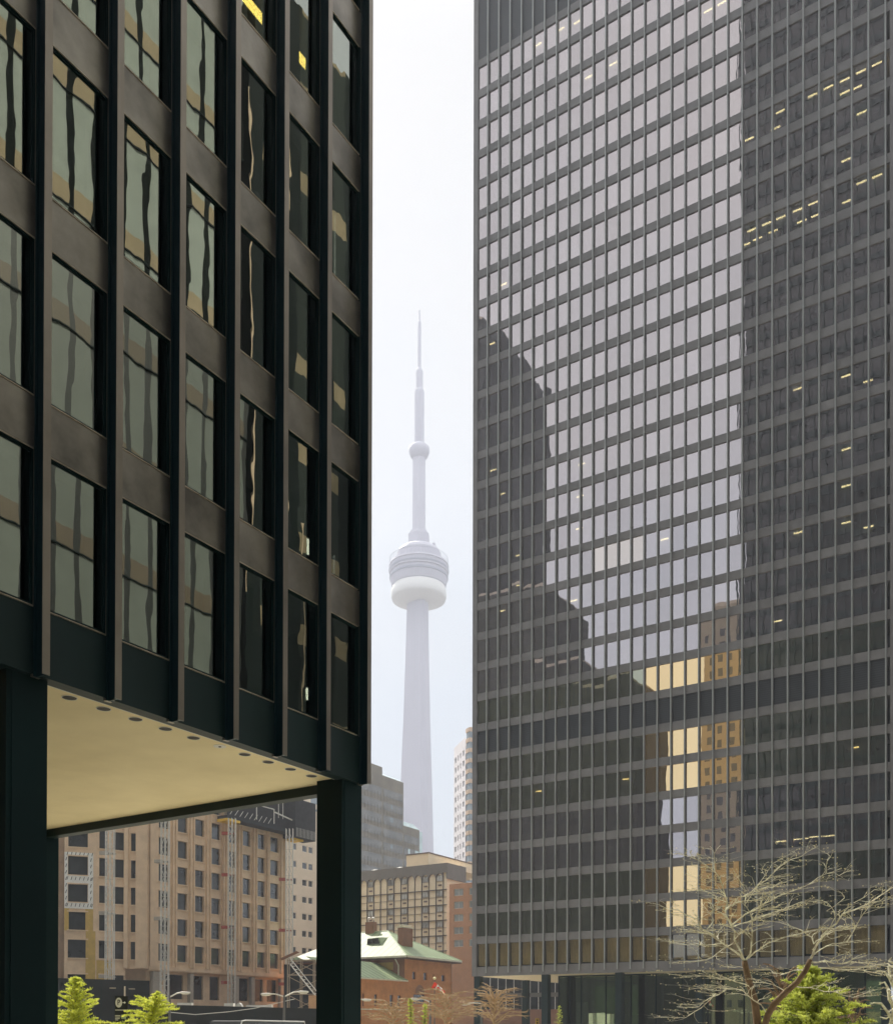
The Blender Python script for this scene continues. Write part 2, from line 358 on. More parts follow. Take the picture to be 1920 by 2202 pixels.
# windows: wavy pane + stepped frame
gm = MB(); gm.box(-.02, 0, .0, BAY-.30, .0, WH-.06)
fm = MB()
W_ = BAY-.155; H_ = WH+.09
def ring(mb, n0, n1, a, b, c, d, t):     # rectangular frame in the local wall (x outward)
    mb.box(n0, n1, a, a+t, c, d); mb.box(n0, n1, b-t, b, c, d); mb.box(n0, n1, a+t, b-t, c, c+t); mb.box(n0, n1, a+t, b-t, d-t, d)
ring(fm, -.03, -.008, 0, W_, 0, H_, .03); ring(fm, -.075, -.031, 0.0, W_, 0, H_, .05)
gm = MB(); gm.box(-.066, -.052, .05, W_-.05, .05, H_-.05)
lipm = MB(); lipm.box(-.03, .014, 0, W_, -.016, -.001); lint = MB(); lint.box(-.03, .014, 0, W_, H_+.001, H_+.014)  # thin lips carrying the painted edge highlight
def near_window(i, k):
    y = Y0+i*BAY+.155; z = flo(k)-.06
    if i == 5: pass
    return (0, y-YE, z-GZ)
gmesh = gm.build('window', M['near_glass'], T); fr = fm.build('frame', M['deep'], None); fr.parent = gmesh
for o_ in (gmesh,): o_.location = (0, 0, 0)
# rebase the prototype meshes (they were written in local coordinates)
def unshift(o, d):
    for v in o.data.vertices: v.co += Vector(d)
unshift(gmesh, T.location)
lip = lipm.build('sill', M['edge'], None); lip.parent = gmesh; ltl = lint.build('lintel', M['edge'], None); ltl.parent = gmesh
first = True
blind = MB(); ceil_ = MB(); room = MB(); seenb = []
for k in range(0, 9):
    for i in range(nb0, nb1):
        if k == 8 and i < -1: continue
        if first: gmesh.location = near_window(i, k); first = False
        else: inst(gmesh, T, near_window(i, k))
# interiors: one slab, one back wall and blinds per floor
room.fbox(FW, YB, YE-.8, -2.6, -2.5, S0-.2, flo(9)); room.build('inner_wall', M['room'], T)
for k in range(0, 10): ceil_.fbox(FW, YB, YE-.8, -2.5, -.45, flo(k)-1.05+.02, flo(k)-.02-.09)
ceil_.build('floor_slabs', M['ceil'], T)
for k in range(0, 9):
    for i in range(-4, 6):
        if (i, k) in ((4, 0), (4, 1), (3, 6), (4, 6), (4, 5), (3, 7), (4, 2), (5, 6)): continue
        if R.random() < .75 or i < 1:
            y = Y0+i*BAY+.2; dz = R.choice((0, 0, .3, .9)) if i > 2 else 0
            blind = MB(); blind.fbox(FW, y, y+BAY-.25, -.62, -.60, flo(k)+dz, flo(k)+WH); blind.build('blind', M['blind'], T)
for (px, py) in ((556, 30), (642, 119)):   # fluorescent strips on the sixth floor up
    F2 = Frame((XW-.75, 0), (0, 1)); u, z = F2.uz(px, py)
    m = MB(); m.fbox(F2, u-.55, u+.55, -.06, .06, z-.05, z+.05); m.build('ceiling_light', M['tube_y'], T)
for (px, y0, y1) in ((663, 1127, 1192), (661, 1415, 1505)):
    F2 = Frame((XW-.7, 0), (0, 1)); u, z0 = F2.uz(px, y1); u, z1 = F2.uz(px, y0)
    m = MB(); m.fbox(F2, u-.03, u+.03, -.02, .0, z0, z1); m.build('light_slit', M['slit'], T)
# columns
for (xa, ya) in ((-15.42, 19.29), (-15.42, 10.18), (-15.42, 1.03), (-15.42, -8.1), (-27.6, 19.29), (-27.6, 10.18), (-27.6, 1.03), (-39.8, 19.29), (-39.8, 10.18), (-52.0, 19.29)):
    m = MB(); m.box(xa-.8, xa, ya, ya+.8, GZ, ZF+.05)
    if xa > -16: m.box(xa-.8+.06, xa+.012, ya+.1, ya+.7, GZ, ZF-.02)
    m.build('column', M['deep'], T)
# lobby core far back under the tower
m = MB(); m.box(-48, -34, YB+4, -3, GZ, ZF+.05); m.build('lobby_core', M['deep'], T)
# downlights
for n_ in range(10):
    y = 11.85+n_*.772; x = -15.98; m = MB(); zz = ZF+.045
    if n_ == 5:
        m.lathe((x, y), [(.14, zz), (.14, zz+.008)], 20); d_ = m.build('downlight', M['whitetrim'], T)
        q = MB(); q.lathe((x, y), [(.03, zz-.012), (.03, zz)], 12); q.build('bulb', M['lampcan'], d_)
    else:
        m.lathe((x, y), [(.13, zz+.002), (.13, zz+.009)], 20); d_ = m.build('downlight', M['lampcan'], T)
        q = MB(); pr = []
        for j in range(25):
            t = 2*math.pi*j/24; pr.append((x+.138*math.cos(t), y+.138*math.sin(t), zz+.004))
        q.tube(pr, .008, 4, False); q.build('rim', M['whitetrim'], d_)
# end face (towards the lake): mullions and bands, seen edge on and in the other tower's glass
FE = Frame((XW, YE), (-1, 0))
m = MB()
for k in range(0, 54): m.fbox(FE, .2, 38.0, -.15, -.02, flo(k)+WH if k else S0-.09-.6, flo(k+1))
m.fbox(FE, .0, 38.0, -.14, -.0, ZF+.0, S0-.09); m.build('end_spandrels', M['steel'], T)
m = MB(); m.fbox(FE, .8, 38.0, -.30, -.22, S0, ZT); m.build('end_glazing', M['dkwin'], T)
m = MB()
for i in range(0, 26):
    u = .04+i*BAY; m.fbox(FE, u, u+.155, .02, .267, 6.3, ZT)
m.build('end_mullions', M['steel'], T)
m = MB(); m.box(WX, XW-.45, YB, YE-.4, ZT, ZT+4); m.box(WX, WX+.3, YB, YE-.4, 6, ZT); m.box(WX, XW-.45, YB, YB+.3, 6, ZT); m.build('rear_walls', M['deep'], T)

# ------------------------------------------------------------------ RIGHT TOWER
YT = 102.62; XT0 = -59.97; TZ = 5.67; TS0 = 6.78; TSP = .90; NB = 29; NR = 30
XL, XR = -61.95, -13.9
T2 = thing('office_tower', (XL, YT, GZ), 'tall dark glass and steel tower with thin pale mullions, filling the right side', 'office tower')
G = FY(YT)
def tfl(k): return TS0 + k*FL
m = MB(); m.fbox(G, XL, XR, -.3, 0, TZ, TS0); m.build('fascia', M['tower_paint'], T2)
for k in range(1, NR+1):
    m = MB(); m.fbox(G, XL+.05, XR-.05, -.3, 0, tfl(k)-TSP, tfl(k)); m.build('spandrel', M['tower_paint'], T2)
m = MB(); m.fbox(G, XL+.05, XR-.05, -.3, -.06, tfl(NR), tfl(NR)+22); m.build('louvre_band', M['louver'], T2)
m = MB()
for i in range(NB+1):
    if i % 1 == 0:
        m = MB(); x = XT0+i*BAY
        m.fbox(G, x-.03, x+.10, .16, .19, TZ+.35, tfl(NR)+22)
        m.fbox(G, x+.02, x+.05, .005, .16, TZ+.35, tfl(NR)+22)
        o = m.build('mullion', M['tower_mull'], T2)
        j_ = MB(); j_.fbox(G, x-.055, x+.125, -.29, .004, TZ+.02, tfl(NR)+22); j_.build('jamb', M['tower_paint'], o)
for (a, b, nm) in ((XL, XT0-1.35, 'l'), (XT0+29*BAY+.42, XR, 'r')):
    m = MB(); m.fbox(G, a, b, -.3, .06, TZ, tfl(NR)+22)
    m.build('corner_cover', M['tower_paint'], T2)
m = MB(); m.fbox(G, XL, XR, -36, -.35, tfl(NR)+22, tfl(NR)+24); m.build('roof', M['deep'], T2)
# outer bodies of the other three sides
FL2 = Frame((XL, YT+36), (0, -1)); FR2 = Frame((XR, YT+.3), (0, 1))
m = MB(); 
for k in range(0, NR+6):
    m.box(XL, XL+.3, YT+.3, YT+36, tfl(k)-TSP if k else TZ, tfl(k)); m.box(XR-.3, XR, YT+.3, YT+36, tfl(k)-TSP if k else TZ, tfl(k))
    m.box(XL, XR, YT+35.7, YT+36, tfl(k)-TSP if k else TZ, tfl(k))
m.build('side_spandrels', M['tower_paint'], T2)
m = MB()
for i in range(0, 24):
    y = YT+.3+i*BAY; m.box(XL-.19, XL, y, y+.12, TZ+.3, tfl(NR)+22); m.box(XR, XR+.19, y, y+.12, TZ+.3, tfl(NR)+22)
m.build('side_mullions', M['tower_mull'], T2)
m = MB(); m.box(XL+.12, XL+.16, YT+1.0, YT+35.6, TS0, tfl(NR)+22); m.box(XR-.16, XR-.12, YT+1.0, YT+35.6, TS0, tfl(NR)+22); m.box(XL+.2, XR-.2, YT+35.8, YT+35.84, TS0, tfl(NR)+22)
m.build('side_glazing', M['dkwin'], T2)
# window kinds by storey
gold_rows = {1, 2, 5, 6, 8}; louv_rows = {7}; tan_rows = {0}
def kind(i, k):
    if k in louv_rows: return 'louver'
    if k in gold_rows: return 'gold' if 13 <= i <= 19 else 'olive'  # same storeys split by light: gold where sky-lit, olive where in shade
    if k == 12 and 9 <= i <= 12: return 'pink'
    if k == 0: return 'clear'
    if k > 9 and (i*7+k*13) % 29 == 0: return 'lav'
    return 'lav'
WM = {'olive': M['tw_gold_shaded'], 'pink': M['tw_pink'], 'clear': M['tw_clear'], 'lav': M['tw_glass'], 'gold': M['tw_gold_lit'], 'louver': M['louver'], 'tan': M['tw_glass']}
cells = []
def bayx(i):
    a = XT0+i*BAY+.12; b = XT0+(i+1)*BAY-.05
    if i == -1: a = XT0-1.30
    if i == 29: b = XT0+29*BAY+.40
    return a, b
for k in range(NR):
    for i in range(-1, NB):
        a, b = bayx(i); xm = (a+b)/2; zm = tfl(k)+1.4
        cells.append((xm*xm+YT*YT+zm*zm*1.0, i, k))
cells.sort()
singles = {(i, k) for _, i, k in cells[:92]}
lites = {}
for kd in ('lav', 'gold', 'louver', 'pink', 'clear', 'olive'): lites[kd] = MB()  # 'olive' is the gold-storey glass in its shaded tint
H2 = FL-TSP
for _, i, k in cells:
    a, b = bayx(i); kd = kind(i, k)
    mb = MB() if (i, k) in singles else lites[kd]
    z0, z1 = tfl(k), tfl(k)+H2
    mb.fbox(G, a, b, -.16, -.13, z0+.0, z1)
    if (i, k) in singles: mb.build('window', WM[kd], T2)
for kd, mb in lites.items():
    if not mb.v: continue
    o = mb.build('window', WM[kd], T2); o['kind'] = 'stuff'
# interiors behind the glass
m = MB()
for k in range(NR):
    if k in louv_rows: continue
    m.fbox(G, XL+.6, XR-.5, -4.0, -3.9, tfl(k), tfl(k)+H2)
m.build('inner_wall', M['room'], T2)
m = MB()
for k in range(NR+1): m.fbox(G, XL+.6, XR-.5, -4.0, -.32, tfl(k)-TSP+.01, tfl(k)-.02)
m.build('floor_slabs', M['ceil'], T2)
ub0, ub1 = bayx(-1)[0], bayx(NB-1)[1]
for k in range(NR):
    z0, z1 = tfl(k), tfl(k)+H2
    if k == 0:
        for i in range(-1, NB):
            a, b = bayx(i); q0, q1 = R.uniform(.0, .14), R.uniform(.0, .10); m = MB(); zb = z0+R.uniform(.02, .2)
            m.hexa([G.pt(a+q0, -.40, zb+.06), G.pt(b-q1, -.40, zb), G.pt(b-q1, -.42, zb), G.pt(a+q0, -.42, zb+.06), G.pt(a, -.40, z1), G.pt(b, -.40, z1), G.pt(b, -.42, z1), G.pt(a, -.42, z1)])
            m.build('curtain', M['drape_tan'], T2)
    elif k in gold_rows:
        m = MB(); m.fbox(G, ub0, ub1, -.5, -.48, z0, z1); m.build('drape', M['drape'], T2)
    elif k != 7:
        i = -1
        while i < NB:                          # runs of lowered blinds
            n = R.randint(1, 6); 
            if R.random() < (.45 if k > 9 else .2):
                a = bayx(i)[0]; b = bayx(min(i+n, NB)-1)[1]; m = MB(); m.fbox(G, a, b, -.6, -.58, z0+R.choice((0, 0, .5, 1.3)), z1); m.build('blind', M['tblind'], T2)
            i += n
    if k == 8:
        for i in (5, 6, 7, 8):
            a, b = bayx(i)
            for q in range(4):
                if R.random() < .8: u = a+.05+q*.34; m = MB(); m.fbox(G, u, u+R.uniform(.14, .26), -.24, -.22, z0, z1); m.build('gold_drape', M['drape_gold'], T2)
# ceiling lights seen through the glass (surveyed spots)
GL = FY(YT+.40)
spots = []
def z2(x, y, x0, y0, s): return x0+x/s, y0+y/s
for (x, y) in ((1725, 265), (1658, 297), (1590, 332), (1522, 363), (1455, 397), (1320, 465), (1660, 470), (1597, 668), (1725, 735), (1660, 762), (1600, 842), (1457, 850), (1392, 878), (1322, 910), (1263, 935), (1200, 962), (1410, 925), (1470, 900), (1290, 968), (1225, 998), (1175, 1023),
               (1075, 10), (1018, 42), (518, 320), (160, 1190), (620, 265), (470, 90), (400, 120), (305, 185), (1640, 365), (1590, 385), (1300, 535), (1190, 580)): spots.append((*z2(x, y, 1000, 0, 1.948), .55))
for (x, y) in ((1595, 210), (1688, 232), (1392, 265), (1596, 517), (1596, 671), (1596, 825), (1690, 843), (1395, 867), (1310, 1238), (155, 705), (225, 962), (228, 1087), (153, 1196), (455, 1152), (835, 895), (478, 850), (482, 715), (487, 580), (112, 75), (118, 605)): spots.append((*z2(x, y, 1000, 700, 1.948), .5))
spots += [(1654+184, 1608, .4), (1345, 1676, .4), (1158, 1702, .35)]
for (px, py, w) in spots:
    w += .15
    u, z = GL.uz(px, py); k = math.floor((z-TS0)/FL)
    if k in louv_rows or k < 0 or k >= NR: continue
    z = min(max(z, tfl(k)+.2), tfl(k)+H2-.12)
    m = MB(); m.fbox(GL, u-w/2-.1, u+w/2+.1, -.05, .05, z-.055, z+.055)
    m.build('ceiling_light', M['tube'], T2)
# lit room with pale partition on the fourth storey up
u0, z0 = GL.uz(1668, 1822); u1, _ = GL.uz(1690, 1822)
kk = math.floor((z0-TS0)/FL)
m = MB(); m.fbox(GL, u0, u1+.1, -.1, -.05, tfl(kk)+H2-1.15, tfl(kk)+H2-.05)
ua, _ = GL.uz(1682, 1822); m.fbox(GL, ua, ua+.35, -.1, -.05, tfl(kk), tfl(kk)+H2-.1); m.fbox(GL, ua+.9, ua+1.2, -.1, -.05, tfl(kk), tfl(kk)+H2-.1)
m.build('partition', M['drape_tan'], T2)
m = MB()
for (xa, xb, y) in ((1668, 1690, 1811), (1706, 1738, 1806), (1740, 1768, 1801), (1770, 1796, 1799)):
    a, z = GL.uz(xa, y); b, _ = GL.uz(xb, y); m.fbox(GL, a, b, -.05, .0, z-.05, z+.05)
m.build('light_strip', M['tube'], T2)
# columns, soffit, lobby
for row, yy in enumerate((103.2, 115.4, 127.6)):
    for c in range(6):
        x = -62.03+c*9.15; m = MB(); m.box(x, x+.8, yy, yy+.8, GZ, TZ+.02)
        m.box(x+.1, x+.7, yy-.02, yy, GZ, TZ-.03); m.build('column', M['steel'], T2)
m = MB(); m.box(XL+.3, XR-.3, YT+.3, YT+35.7, TZ+.02, TZ+.2); m.build('soffit', M['soffit2'], T2)
LX, LY = -52.5, 107.0
GB = FY(LY)
m = MB(); u = LX; pos = [LX]
for px in (1226, 1250, 1303, 1357, 1411, 1468, 1522, 1600, 1660, 1720, 1790, 1860, 1908): pos.append(GB.uz(px, 2150)[0])
pos = sorted(set(pos))
for j in range(len(pos)-1):
    m = MB(); m.fbox(GB, pos[j]+.06, pos[j+1]-.06, -.04, 0, GZ, TZ-.12); m.build('lobby_window', M['tw_lobby'], T2)
m = MB()
for x in pos: m.fbox(GB, x-.07, x+.07, -.1, .08, GZ, TZ+.02)
m.fbox(GB, LX, XR-1, -.1, .06, TZ-.14, TZ+.02); m.box(LX-.05, LX+.05, LY+.1, 132, TZ-.14, TZ+.02)
for j in range(1, 5): m.box(LX-.07, LX+.07, LY+j*5.2, LY+j*5.2+.14, GZ, TZ-.14)
m.build('lobby_frame', M['deep'], T2)
m = MB(); m.box(LX-.02, LX+.02, LY+.1, 132, GZ, TZ-.14); m.build('lobby_side_glass', M['tw_lobby'], T2)
m = MB(); m.box(-46.5, -20, 117, 117.3, GZ, TZ-.1); m.box(-46.5, -46.2, 117.3, 130, GZ, TZ-.1); m.build('lobby_stone_wall', M['drape_tan'], T2)

# ------------------------------------------------------------------ communications tower
CR = 768.0
def czr(y): v = ray(898, y); return CR*v.z/math.hypot(v.x, v.y)
c0 = at(898.5, 2100, CR); cx, cy = c0.x, c0.y
CN = thing('communications_tower', (cx, cy, GZ), 'immensely tall slender concrete tower with a round pod and needle mast, fading into haze', 'tower')
dirc = math.atan2(-cy, -cx)
def trileg(m, prof):                       # Y-shaped shaft tapering upwards
    rings = []
    for (r, core, z) in prof:
        pts = []
        for a in range(3):
            t = dirc + rad(18) + a*2*math.pi/3
            for dt, rr in ((-60, core), (-rad(0), r)):
                pass
            w = core*.42
            ex = Vector((math.cos(t), math.sin(t), 0)); ey = Vector((-math.sin(t), math.cos(t), 0))
            pts += [ex*core*.75-ey*core*.62, ex*r-ey*w*.55, ex*r+ey*w*.55, ex*core*.75+ey*core*.62]
        rings.append([(cx+p.x, cy+p.y, z) for p in pts])
    k = len(rings[0]); n = len(m.v)
    for g in rings: m.v += g
    for i in range(len(rings)-1):
        for j in range(k): q = n+i*k; m.f.append((q+j, q+(j+1) % k, q+k+(j+1) % k, q+k+j))
m = MB(); trileg(m, [(27, 15, GZ), (21, 12.4, 30), (16.4, 11, 100), (14.2, 10, 170), (11.4, 8.6, 240), (9.6, 8, 300), (8.8, 7.8, 330)])
sh = m.build('shaft', M['cn'], CN)
m = MB(); m.lathe((cx, cy), [(11.0, GZ), (9, 60), (7.8, 200), (7.4, 328)], 6); m.build('elevator_core', M['cnpod'], sh)
zz = czr
m = MB()
m.lathe((cx, cy), [(8, zz(1299)), (15.6, zz(1294)), (16.6, zz(1293)), (20.6, zz(1291)), (21.3, zz(1286)), (21.6, zz(1280)), (21.3, zz(1272)), (20.6, zz(1266)), (19.8, zz(1262))], 64)
pod = m.build('radome_ring', M['cnwhite'], CN, True)
m = MB(); m.lathe((cx, cy), [(19.5, zz(1267)), (21.0, zz(1262)), (22.0, zz(1250)), (22.4, zz(1243)), (21.8, zz(1241)), (21.9, zz(1236)), (22.9, zz(1235)), (23.2, zz(1226)), (22.4, zz(1225)), (22.5, zz(1221)), (23.2, zz(1220)), (22.8, zz(1216)), (22.0, zz(1215))], 64)
m.build('pod', M['cnpod'], CN)
m = MB(); m.lathe((cx, cy), [(22.6, zz(1247)), (22.75, zz(1246)), (22.75, zz(1243)), (22.6, zz(1242))], 64); m.lathe((cx, cy), [(23.0, zz(1232)), (23.3, zz(1231)), (23.3, zz(1228)), (23.0, zz(1227))], 64)
m.build('pod_windows', M['cndark'], CN)
m = MB(); m.lathe((cx, cy), [(16.9, zz(1216)), (16.9, zz(1192)), (15.8, zz(1186)), (13, zz(1180)), (9, zz(1175))], 48); m.build('upper_deck', M['cnpod'], CN, False)
m = MB()
for j in range(48):
    t = 2*math.pi*j/48; t2 = 2*math.pi*(j+1)/48
    a = (cx+22.6*math.cos(t), cy+22.6*math.sin(t)); b = (cx+22.6*math.cos(t2), cy+22.6*math.sin(t2))
    m.bar((*a, zz(1216)), (*a, zz(1204)), .12, 3); m.bar((*a, zz(1204)), (*b, zz(1204)), .15, 3)
m.build('railing', M['cndark'], CN)
m = MB(); m.lathe((cx, cy), [(9, zz(1178)), (9, zz(1152)), (7.6, zz(1150)), (7, zz(1144)), (5.6, zz(1143))], 6); m.box(cx+8, cx+9.5, cy+7, cy+9, zz(1178), zz(1165)); m.build('machine_room', M['cnpod'], CN)
m = MB(); m.lathe((cx, cy), [(5.6, zz(1150)), (5.4, zz(985))], 6); m.build('upper_shaft', M['cn'], CN)
m = MB(); m.lathe((cx, cy), [(5.2, zz(987)), (7.0, zz(980)), (8.1, zz(972)), (7.9, zz(964)), (6.6, zz(960)), (4.4, zz(956))], 32); m.build('sky_pod', M['cnpod'], CN, True)
m = MB(); m.lathe((cx, cy), [(3.9, zz(960)), (3.9, zz(845)), (3.6, zz(840)), (2.8, zz(837)), (2.8, zz(800)), (2.5, zz(796)), (1.7, zz(793)), (1.35, zz(790)), (1.3, zz(692)), (.75, zz(688)), (.55, zz(667))], 12); m.build('antenna_mast', M['cnpod'], CN)

# ------------------------------------------------------------------ generic part makers for the far buildings
def pane(F, a, b, c, d, n, mat, parent, frame=None, nm='window', bars=0, ft=.06):
    m = MB(); m.fbox(F, a, b, n-.04, n, c, d); o = m.build(nm, mat, parent)
    if frame is not None:
        f = MB(); e = n+.03
        f.fbox(F, a, a+ft, n+.001, e, c, d); f.fbox(F, b-ft, b, n+.001, e, c, d); f.fbox(F, a+ft, b-ft, n+.001, e, c, c+ft); f.fbox(F, a+ft, b-ft, n+.001, e, d-ft, d)
        for q in range(bars): u = a+(b-a)*(q+1)/(bars+1); f.fbox(F, u-ft/2, u+ft/2, n+.001, e, c+ft, d-ft)
        f.build('frame', frame, o)
    return o

# ---- tan precast building under re-cladding
XC = -106.0
FC = FX(XC)
BD = thing('office_block', (XC, 91, GZ), 'tan precast office block being re-clad, seen under the near tower between its columns', 'building')
rows = [(8.47, 10.83), (12.14, 14.46), (15.80, 18.09), (19.35, 21.76), (23.01, 25.39), (26.66, 29.0), (30.3, 32.6), (34.0, 36.3)]
cols = [(92.9, 94.7), (96.28, 98.04), (99.52, 101.18), (102.64, 104.4), (105.9, 107.4), (109.01, 110.6), (112.17, 113.81), (114.95, 116.9)]
gcols = [(94.6, 97.9), (99.3, 101.6), (102.9, 104.8), (108.6, 110.9), (112.0, 114.0), (114.9, 117.2)]
g_row = (3.3, 6.7)
YC0, YC1 = 91.2, 118.2
holes = [(a, b, c, d) for a, b in cols for c, d in rows] + [(a, b, *g_row) for a, b in gcols]
mains = [h for h in holes if h[2] > 7]
m = MB(); wall(m, FC, YC0, YC1, 7.35, 38.5, mains, .32)
m.fbox(FC, YC0, YC1, -.6, .0, 7.0, 7.348)
for z in (7.35,):
    m.fbox(FC, YC0, YC1, .0, .18, z-.2, z+.35)
gr = MB(); wall(gr, FC, YC0, YC1, 1.3, 7.0, [h for h in holes if h[2] < 7], .3, -.55); 
# projecting ribs between the windows
edges = [(95.1, 95.85), (98.35, 99.15), (101.5, 102.3), (104.75, 105.5), (107.8, 108.6), (111.0, 111.8), (114.05, 114.6), (117.2, 118.1)]
for a, b in edges:
    m.fbox(FC, a, a+.2, .001, .38, 7.7, 38.5); m.fbox(FC, b-.2, b, .001, .38, 7.7, 38.5); m.fbox(FC, a+.2, b-.2, .001, .2, 7.7, 38.5)
m.fbox(FC, YC0, YC0+.9, .001, .3, 7.7, 38.5)
m.build('wall', M['sandstone'], BD); gr.build('ground_floor_wall', M['sandstone'], BD)
def trimmed(F, h, n, trim=True):
    o = pane(F, h[0], h[1], h[2], h[3], n, M['dkwin'], BD)
    if trim:
        t = MB(); t.fbox(F, h[0]-.12, h[1]+.1, .001, .10, h[3]+.02, h[3]+.16); t.build('lintel', M['sandlight'], o)
        t = MB(); t.fbox(F, h[0]-.1, h[1]+.1, .001, .12, h[2]-.14, h[2]-.02); t.build('sill', M['sandlight'], o)
for h in holes: trimmed(FC, h, -.33 if h[2] > 7 else -.86, h[2] > 7)
# mid and left sections stepping back
Pm = [at(320, 2000, 139.2), at(270, 2000, 139.6), at(207, 2000, 138.5), at(138, 2000, 138.5)]
def sect(p, q, colpx, mat, zlo=7.2, wrapdef=None):
    F = Frame((p.x, p.y), (q.x-p.x, q.y-p.y)); Lw = (Vector((q.x, q.y))-Vector((p.x, p.y))).length
    hs = []
    for xa, xb in colpx:
        a = F.uz(xa, 2000)[0]; b = F.uz(xb, 2000)[0]
        for c, d in ([(3.2, 6.3)] if zlo < 5 else [])+rows: hs.append((a, b, c, d))
    mm = MB(); wall(mm, F, 0, Lw, zlo, 38.5, hs, .3); mm.build('wall', mat, BD)
    for h in hs: trimmed(F, h, -.3)
    return F, Lw, hs
F1, L1, h1 = sect(Pm[1], Pm[0], [(281, 311)], M['sandstone'])
for a in (.15, 1.2, L1-.5): pass
m = MB(); m.fbox(F1, L1-1.7, L1-.2, .001, .35, 7.3, 38.5); m.fbox(F1, -.2, .35, .001, .4, 7.3, 38.5); m.build('rib', M['sandstone'], BD)
F3, L3, h3 = sect(Pm[2], Pm[1], [(213, 231), (244, 267)], M['sandstone'], 1.2)
F4, L4, h4 = sect(Pm[3], Pm[2], [(146, 188)], M['sandstone'], 1.2)
m = MB(); m.fbox(F4, L4-1.3, L4-.1, .001, .06, 2.2, 12.0); m.fbox(F3, .05, 2.0, .001, .05, 2.2, 8.2); m.build('yellow_sheathing', M['yellowboard'], BD)
for (a, b, c, d) in ((L4-1.35, L4-.4, 12.0, 15.2), (0, .55, 12.0, 15.2), (0, L4-.1, 25.6, 26.4)): m = MB(); m.fbox(F4, a, b, .001, .05, c, d); m.build('board_strip', M['yellowboard'], BD)
zc, zd = rows[2][0]-.9, rows[3][1]+.5
wrp = MB(); a, b = h4[1][0], h4[1][1]
for (c, d) in ((zc, rows[2][0]-.02), (rows[2][1]+.02, rows[3][0]-.02), (rows[3][1]+.02, zd)): wrp.fbox(F4, 0, L4-.4, .03, .07, c, d)
wrp.fbox(F4, 0, a-.05, .031, .069, zc, zd); wrp.fbox(F4, b+.05, L4-.4, .031, .069, zc, zd)
wp = wrp.build('building_wrap', M['wrap'], BD)
ink = MB(); 
def dash(u, z): 
    P = F4.pt; w = .09
    ink.poly([P(u-w, .075, z-.22), P(u, .075, z-.22), P(u+w*1.3, .075, z+.22), P(u+w*.3, .075, z+.22)])
for q in range(7):
    u = .35+q*(L4-.9)/6
    dash(u, zc+.45); dash(u, rows[2][1]+.75); dash(u, zd-.2)
for q in range(8): dash(L4-.7, zc+.5+q*.85); dash(.2, zc+.5+q*.85)
ink.build('wrap_print', M['wrapink'], wp)
# body behind + roof
m = MB(); m.prism([(Pm[3].x-2.5, Pm[3].y), (XC-7.0, YC0-1.5), (XC-.95, YC0+.8), (XC-.95, YC1-.05), (XC-32, YC1-.05), (XC-32, 70)], 0.8, 38.4); m.build('block_body', M['sandstone'], BD)
m = MB(); m.fbox(Frame((XC, YC1), (-1, 0)), 0, 30, -.3, 0, 1.3, 38.5); m.build('end_wall', M['sandstone'], BD)
for (y0, y1) in ((91.9, 93.1), (98.6, 99.2), (107.5, 108.2), (110.9, 111.6), (117.4, 118.1)):     # ground floor piers
    m = MB(); m.fbox(FC, y0, y1, -.5, .1, GZ, 6.95); m.build('pier', M['concrete'], BD)
# mast climbers
def mast(px, D, ztop, name='mast_climber', lab=''):
    p = at(px, 2160, D); T_ = thing(name, (p.x, p.y, GZ), lab, 'scaffold mast', 'lattice masts standing against the tan office block')
    F = Frame((p.x, p.y), (rt0.x, rt0.y)); m = MB(); w = .5; r_ = .045
    for u in (-w, 0, w):
        for n in (0, .5): m.bar(F.pt(u, n, GZ), F.pt(u, n, ztop), .055, 4)
    z = GZ; s = 0
    while z < ztop-1.4:
        for (a, b) in ((-w, 0), (0, w)):
            m.bar(F.pt(a, .5, z), F.pt(b, .5, z), .045, 3); m.bar(F.pt(a, .5, z if s else z+1.3), F.pt(b, .5, z+1.3 if s else z), .045, 3)
        z += 1.3; s = 1-s
    m.build('lattice', M['galv'], T_)
    m = MB(); m.fbox(F, -.9, .9, -.3, .8, GZ, GZ+3.2 if px > 450 else GZ+.5); m.build('base', M['concrete'], T_)
    t = MB()
    for z in (5.6, 13.6, 21.2, 27.2):
        if z < ztop-2:
            t.fbox(F, -1.7, -.62, -1.0, -.6, z, z+.45); t.fbox(F, -.6, .3, -1.2, -.2, z+.1, z+.2)
    if t.v: t.build('wall_tie', M['red'] if px > 400 else M['concrete'], T_)
    return T_, F
mast(237, 131.5, 40, lab='pale lattice mast nearest the near tower, standing between the two left window bays')
mast(355, 136.0, 40, lab='pale lattice mast at the corner of the tan block, second from the left')
mast(498.5, 146.0, 29.4, lab='pale lattice mast in the middle of the tan wall, under the black work platform')
mast(622, 149, 28.8, lab='pale lattice mast at the right end of the tan block, beside the pale building')
# work platform at top
pA = FC.uz(475, 1752); pB = FC.uz(611, 1790)
WP = thing('work_platform', (XC+1.5, 108, 24.0), 'black netted work platform hung high across the right half of the tan block', 'platform')
m = MB(); m.fbox(FC, 103.5, 118.6, .3, 2.2, 29.6, 30.05); m.build('deck', M['black'], WP)
m = MB(); m.fbox(FC, 104.8, 121.6, .9, 1.0, 30.1, 36); m.build('netting', M['plat'], WP)
m = MB(); m.fbox(FC, 117.4, 122.2, .4, 3.0, 29.0, 35); m.build('end_box', M['plat'], WP)
m = MB()
for y in (109.5, 113.3): m.bar(FC.pt(y, 2.3, 30.4), FC.pt(y, 2.3, 32.6), .08)
m.bar(FC.pt(109.5, 2.3, 32.6), FC.pt(113.3, 2.3, 32.6), .09); m.bar(FC.pt(113.5, 2.3, 32.2), FC.pt(118, 2.3, 31.6), .12)
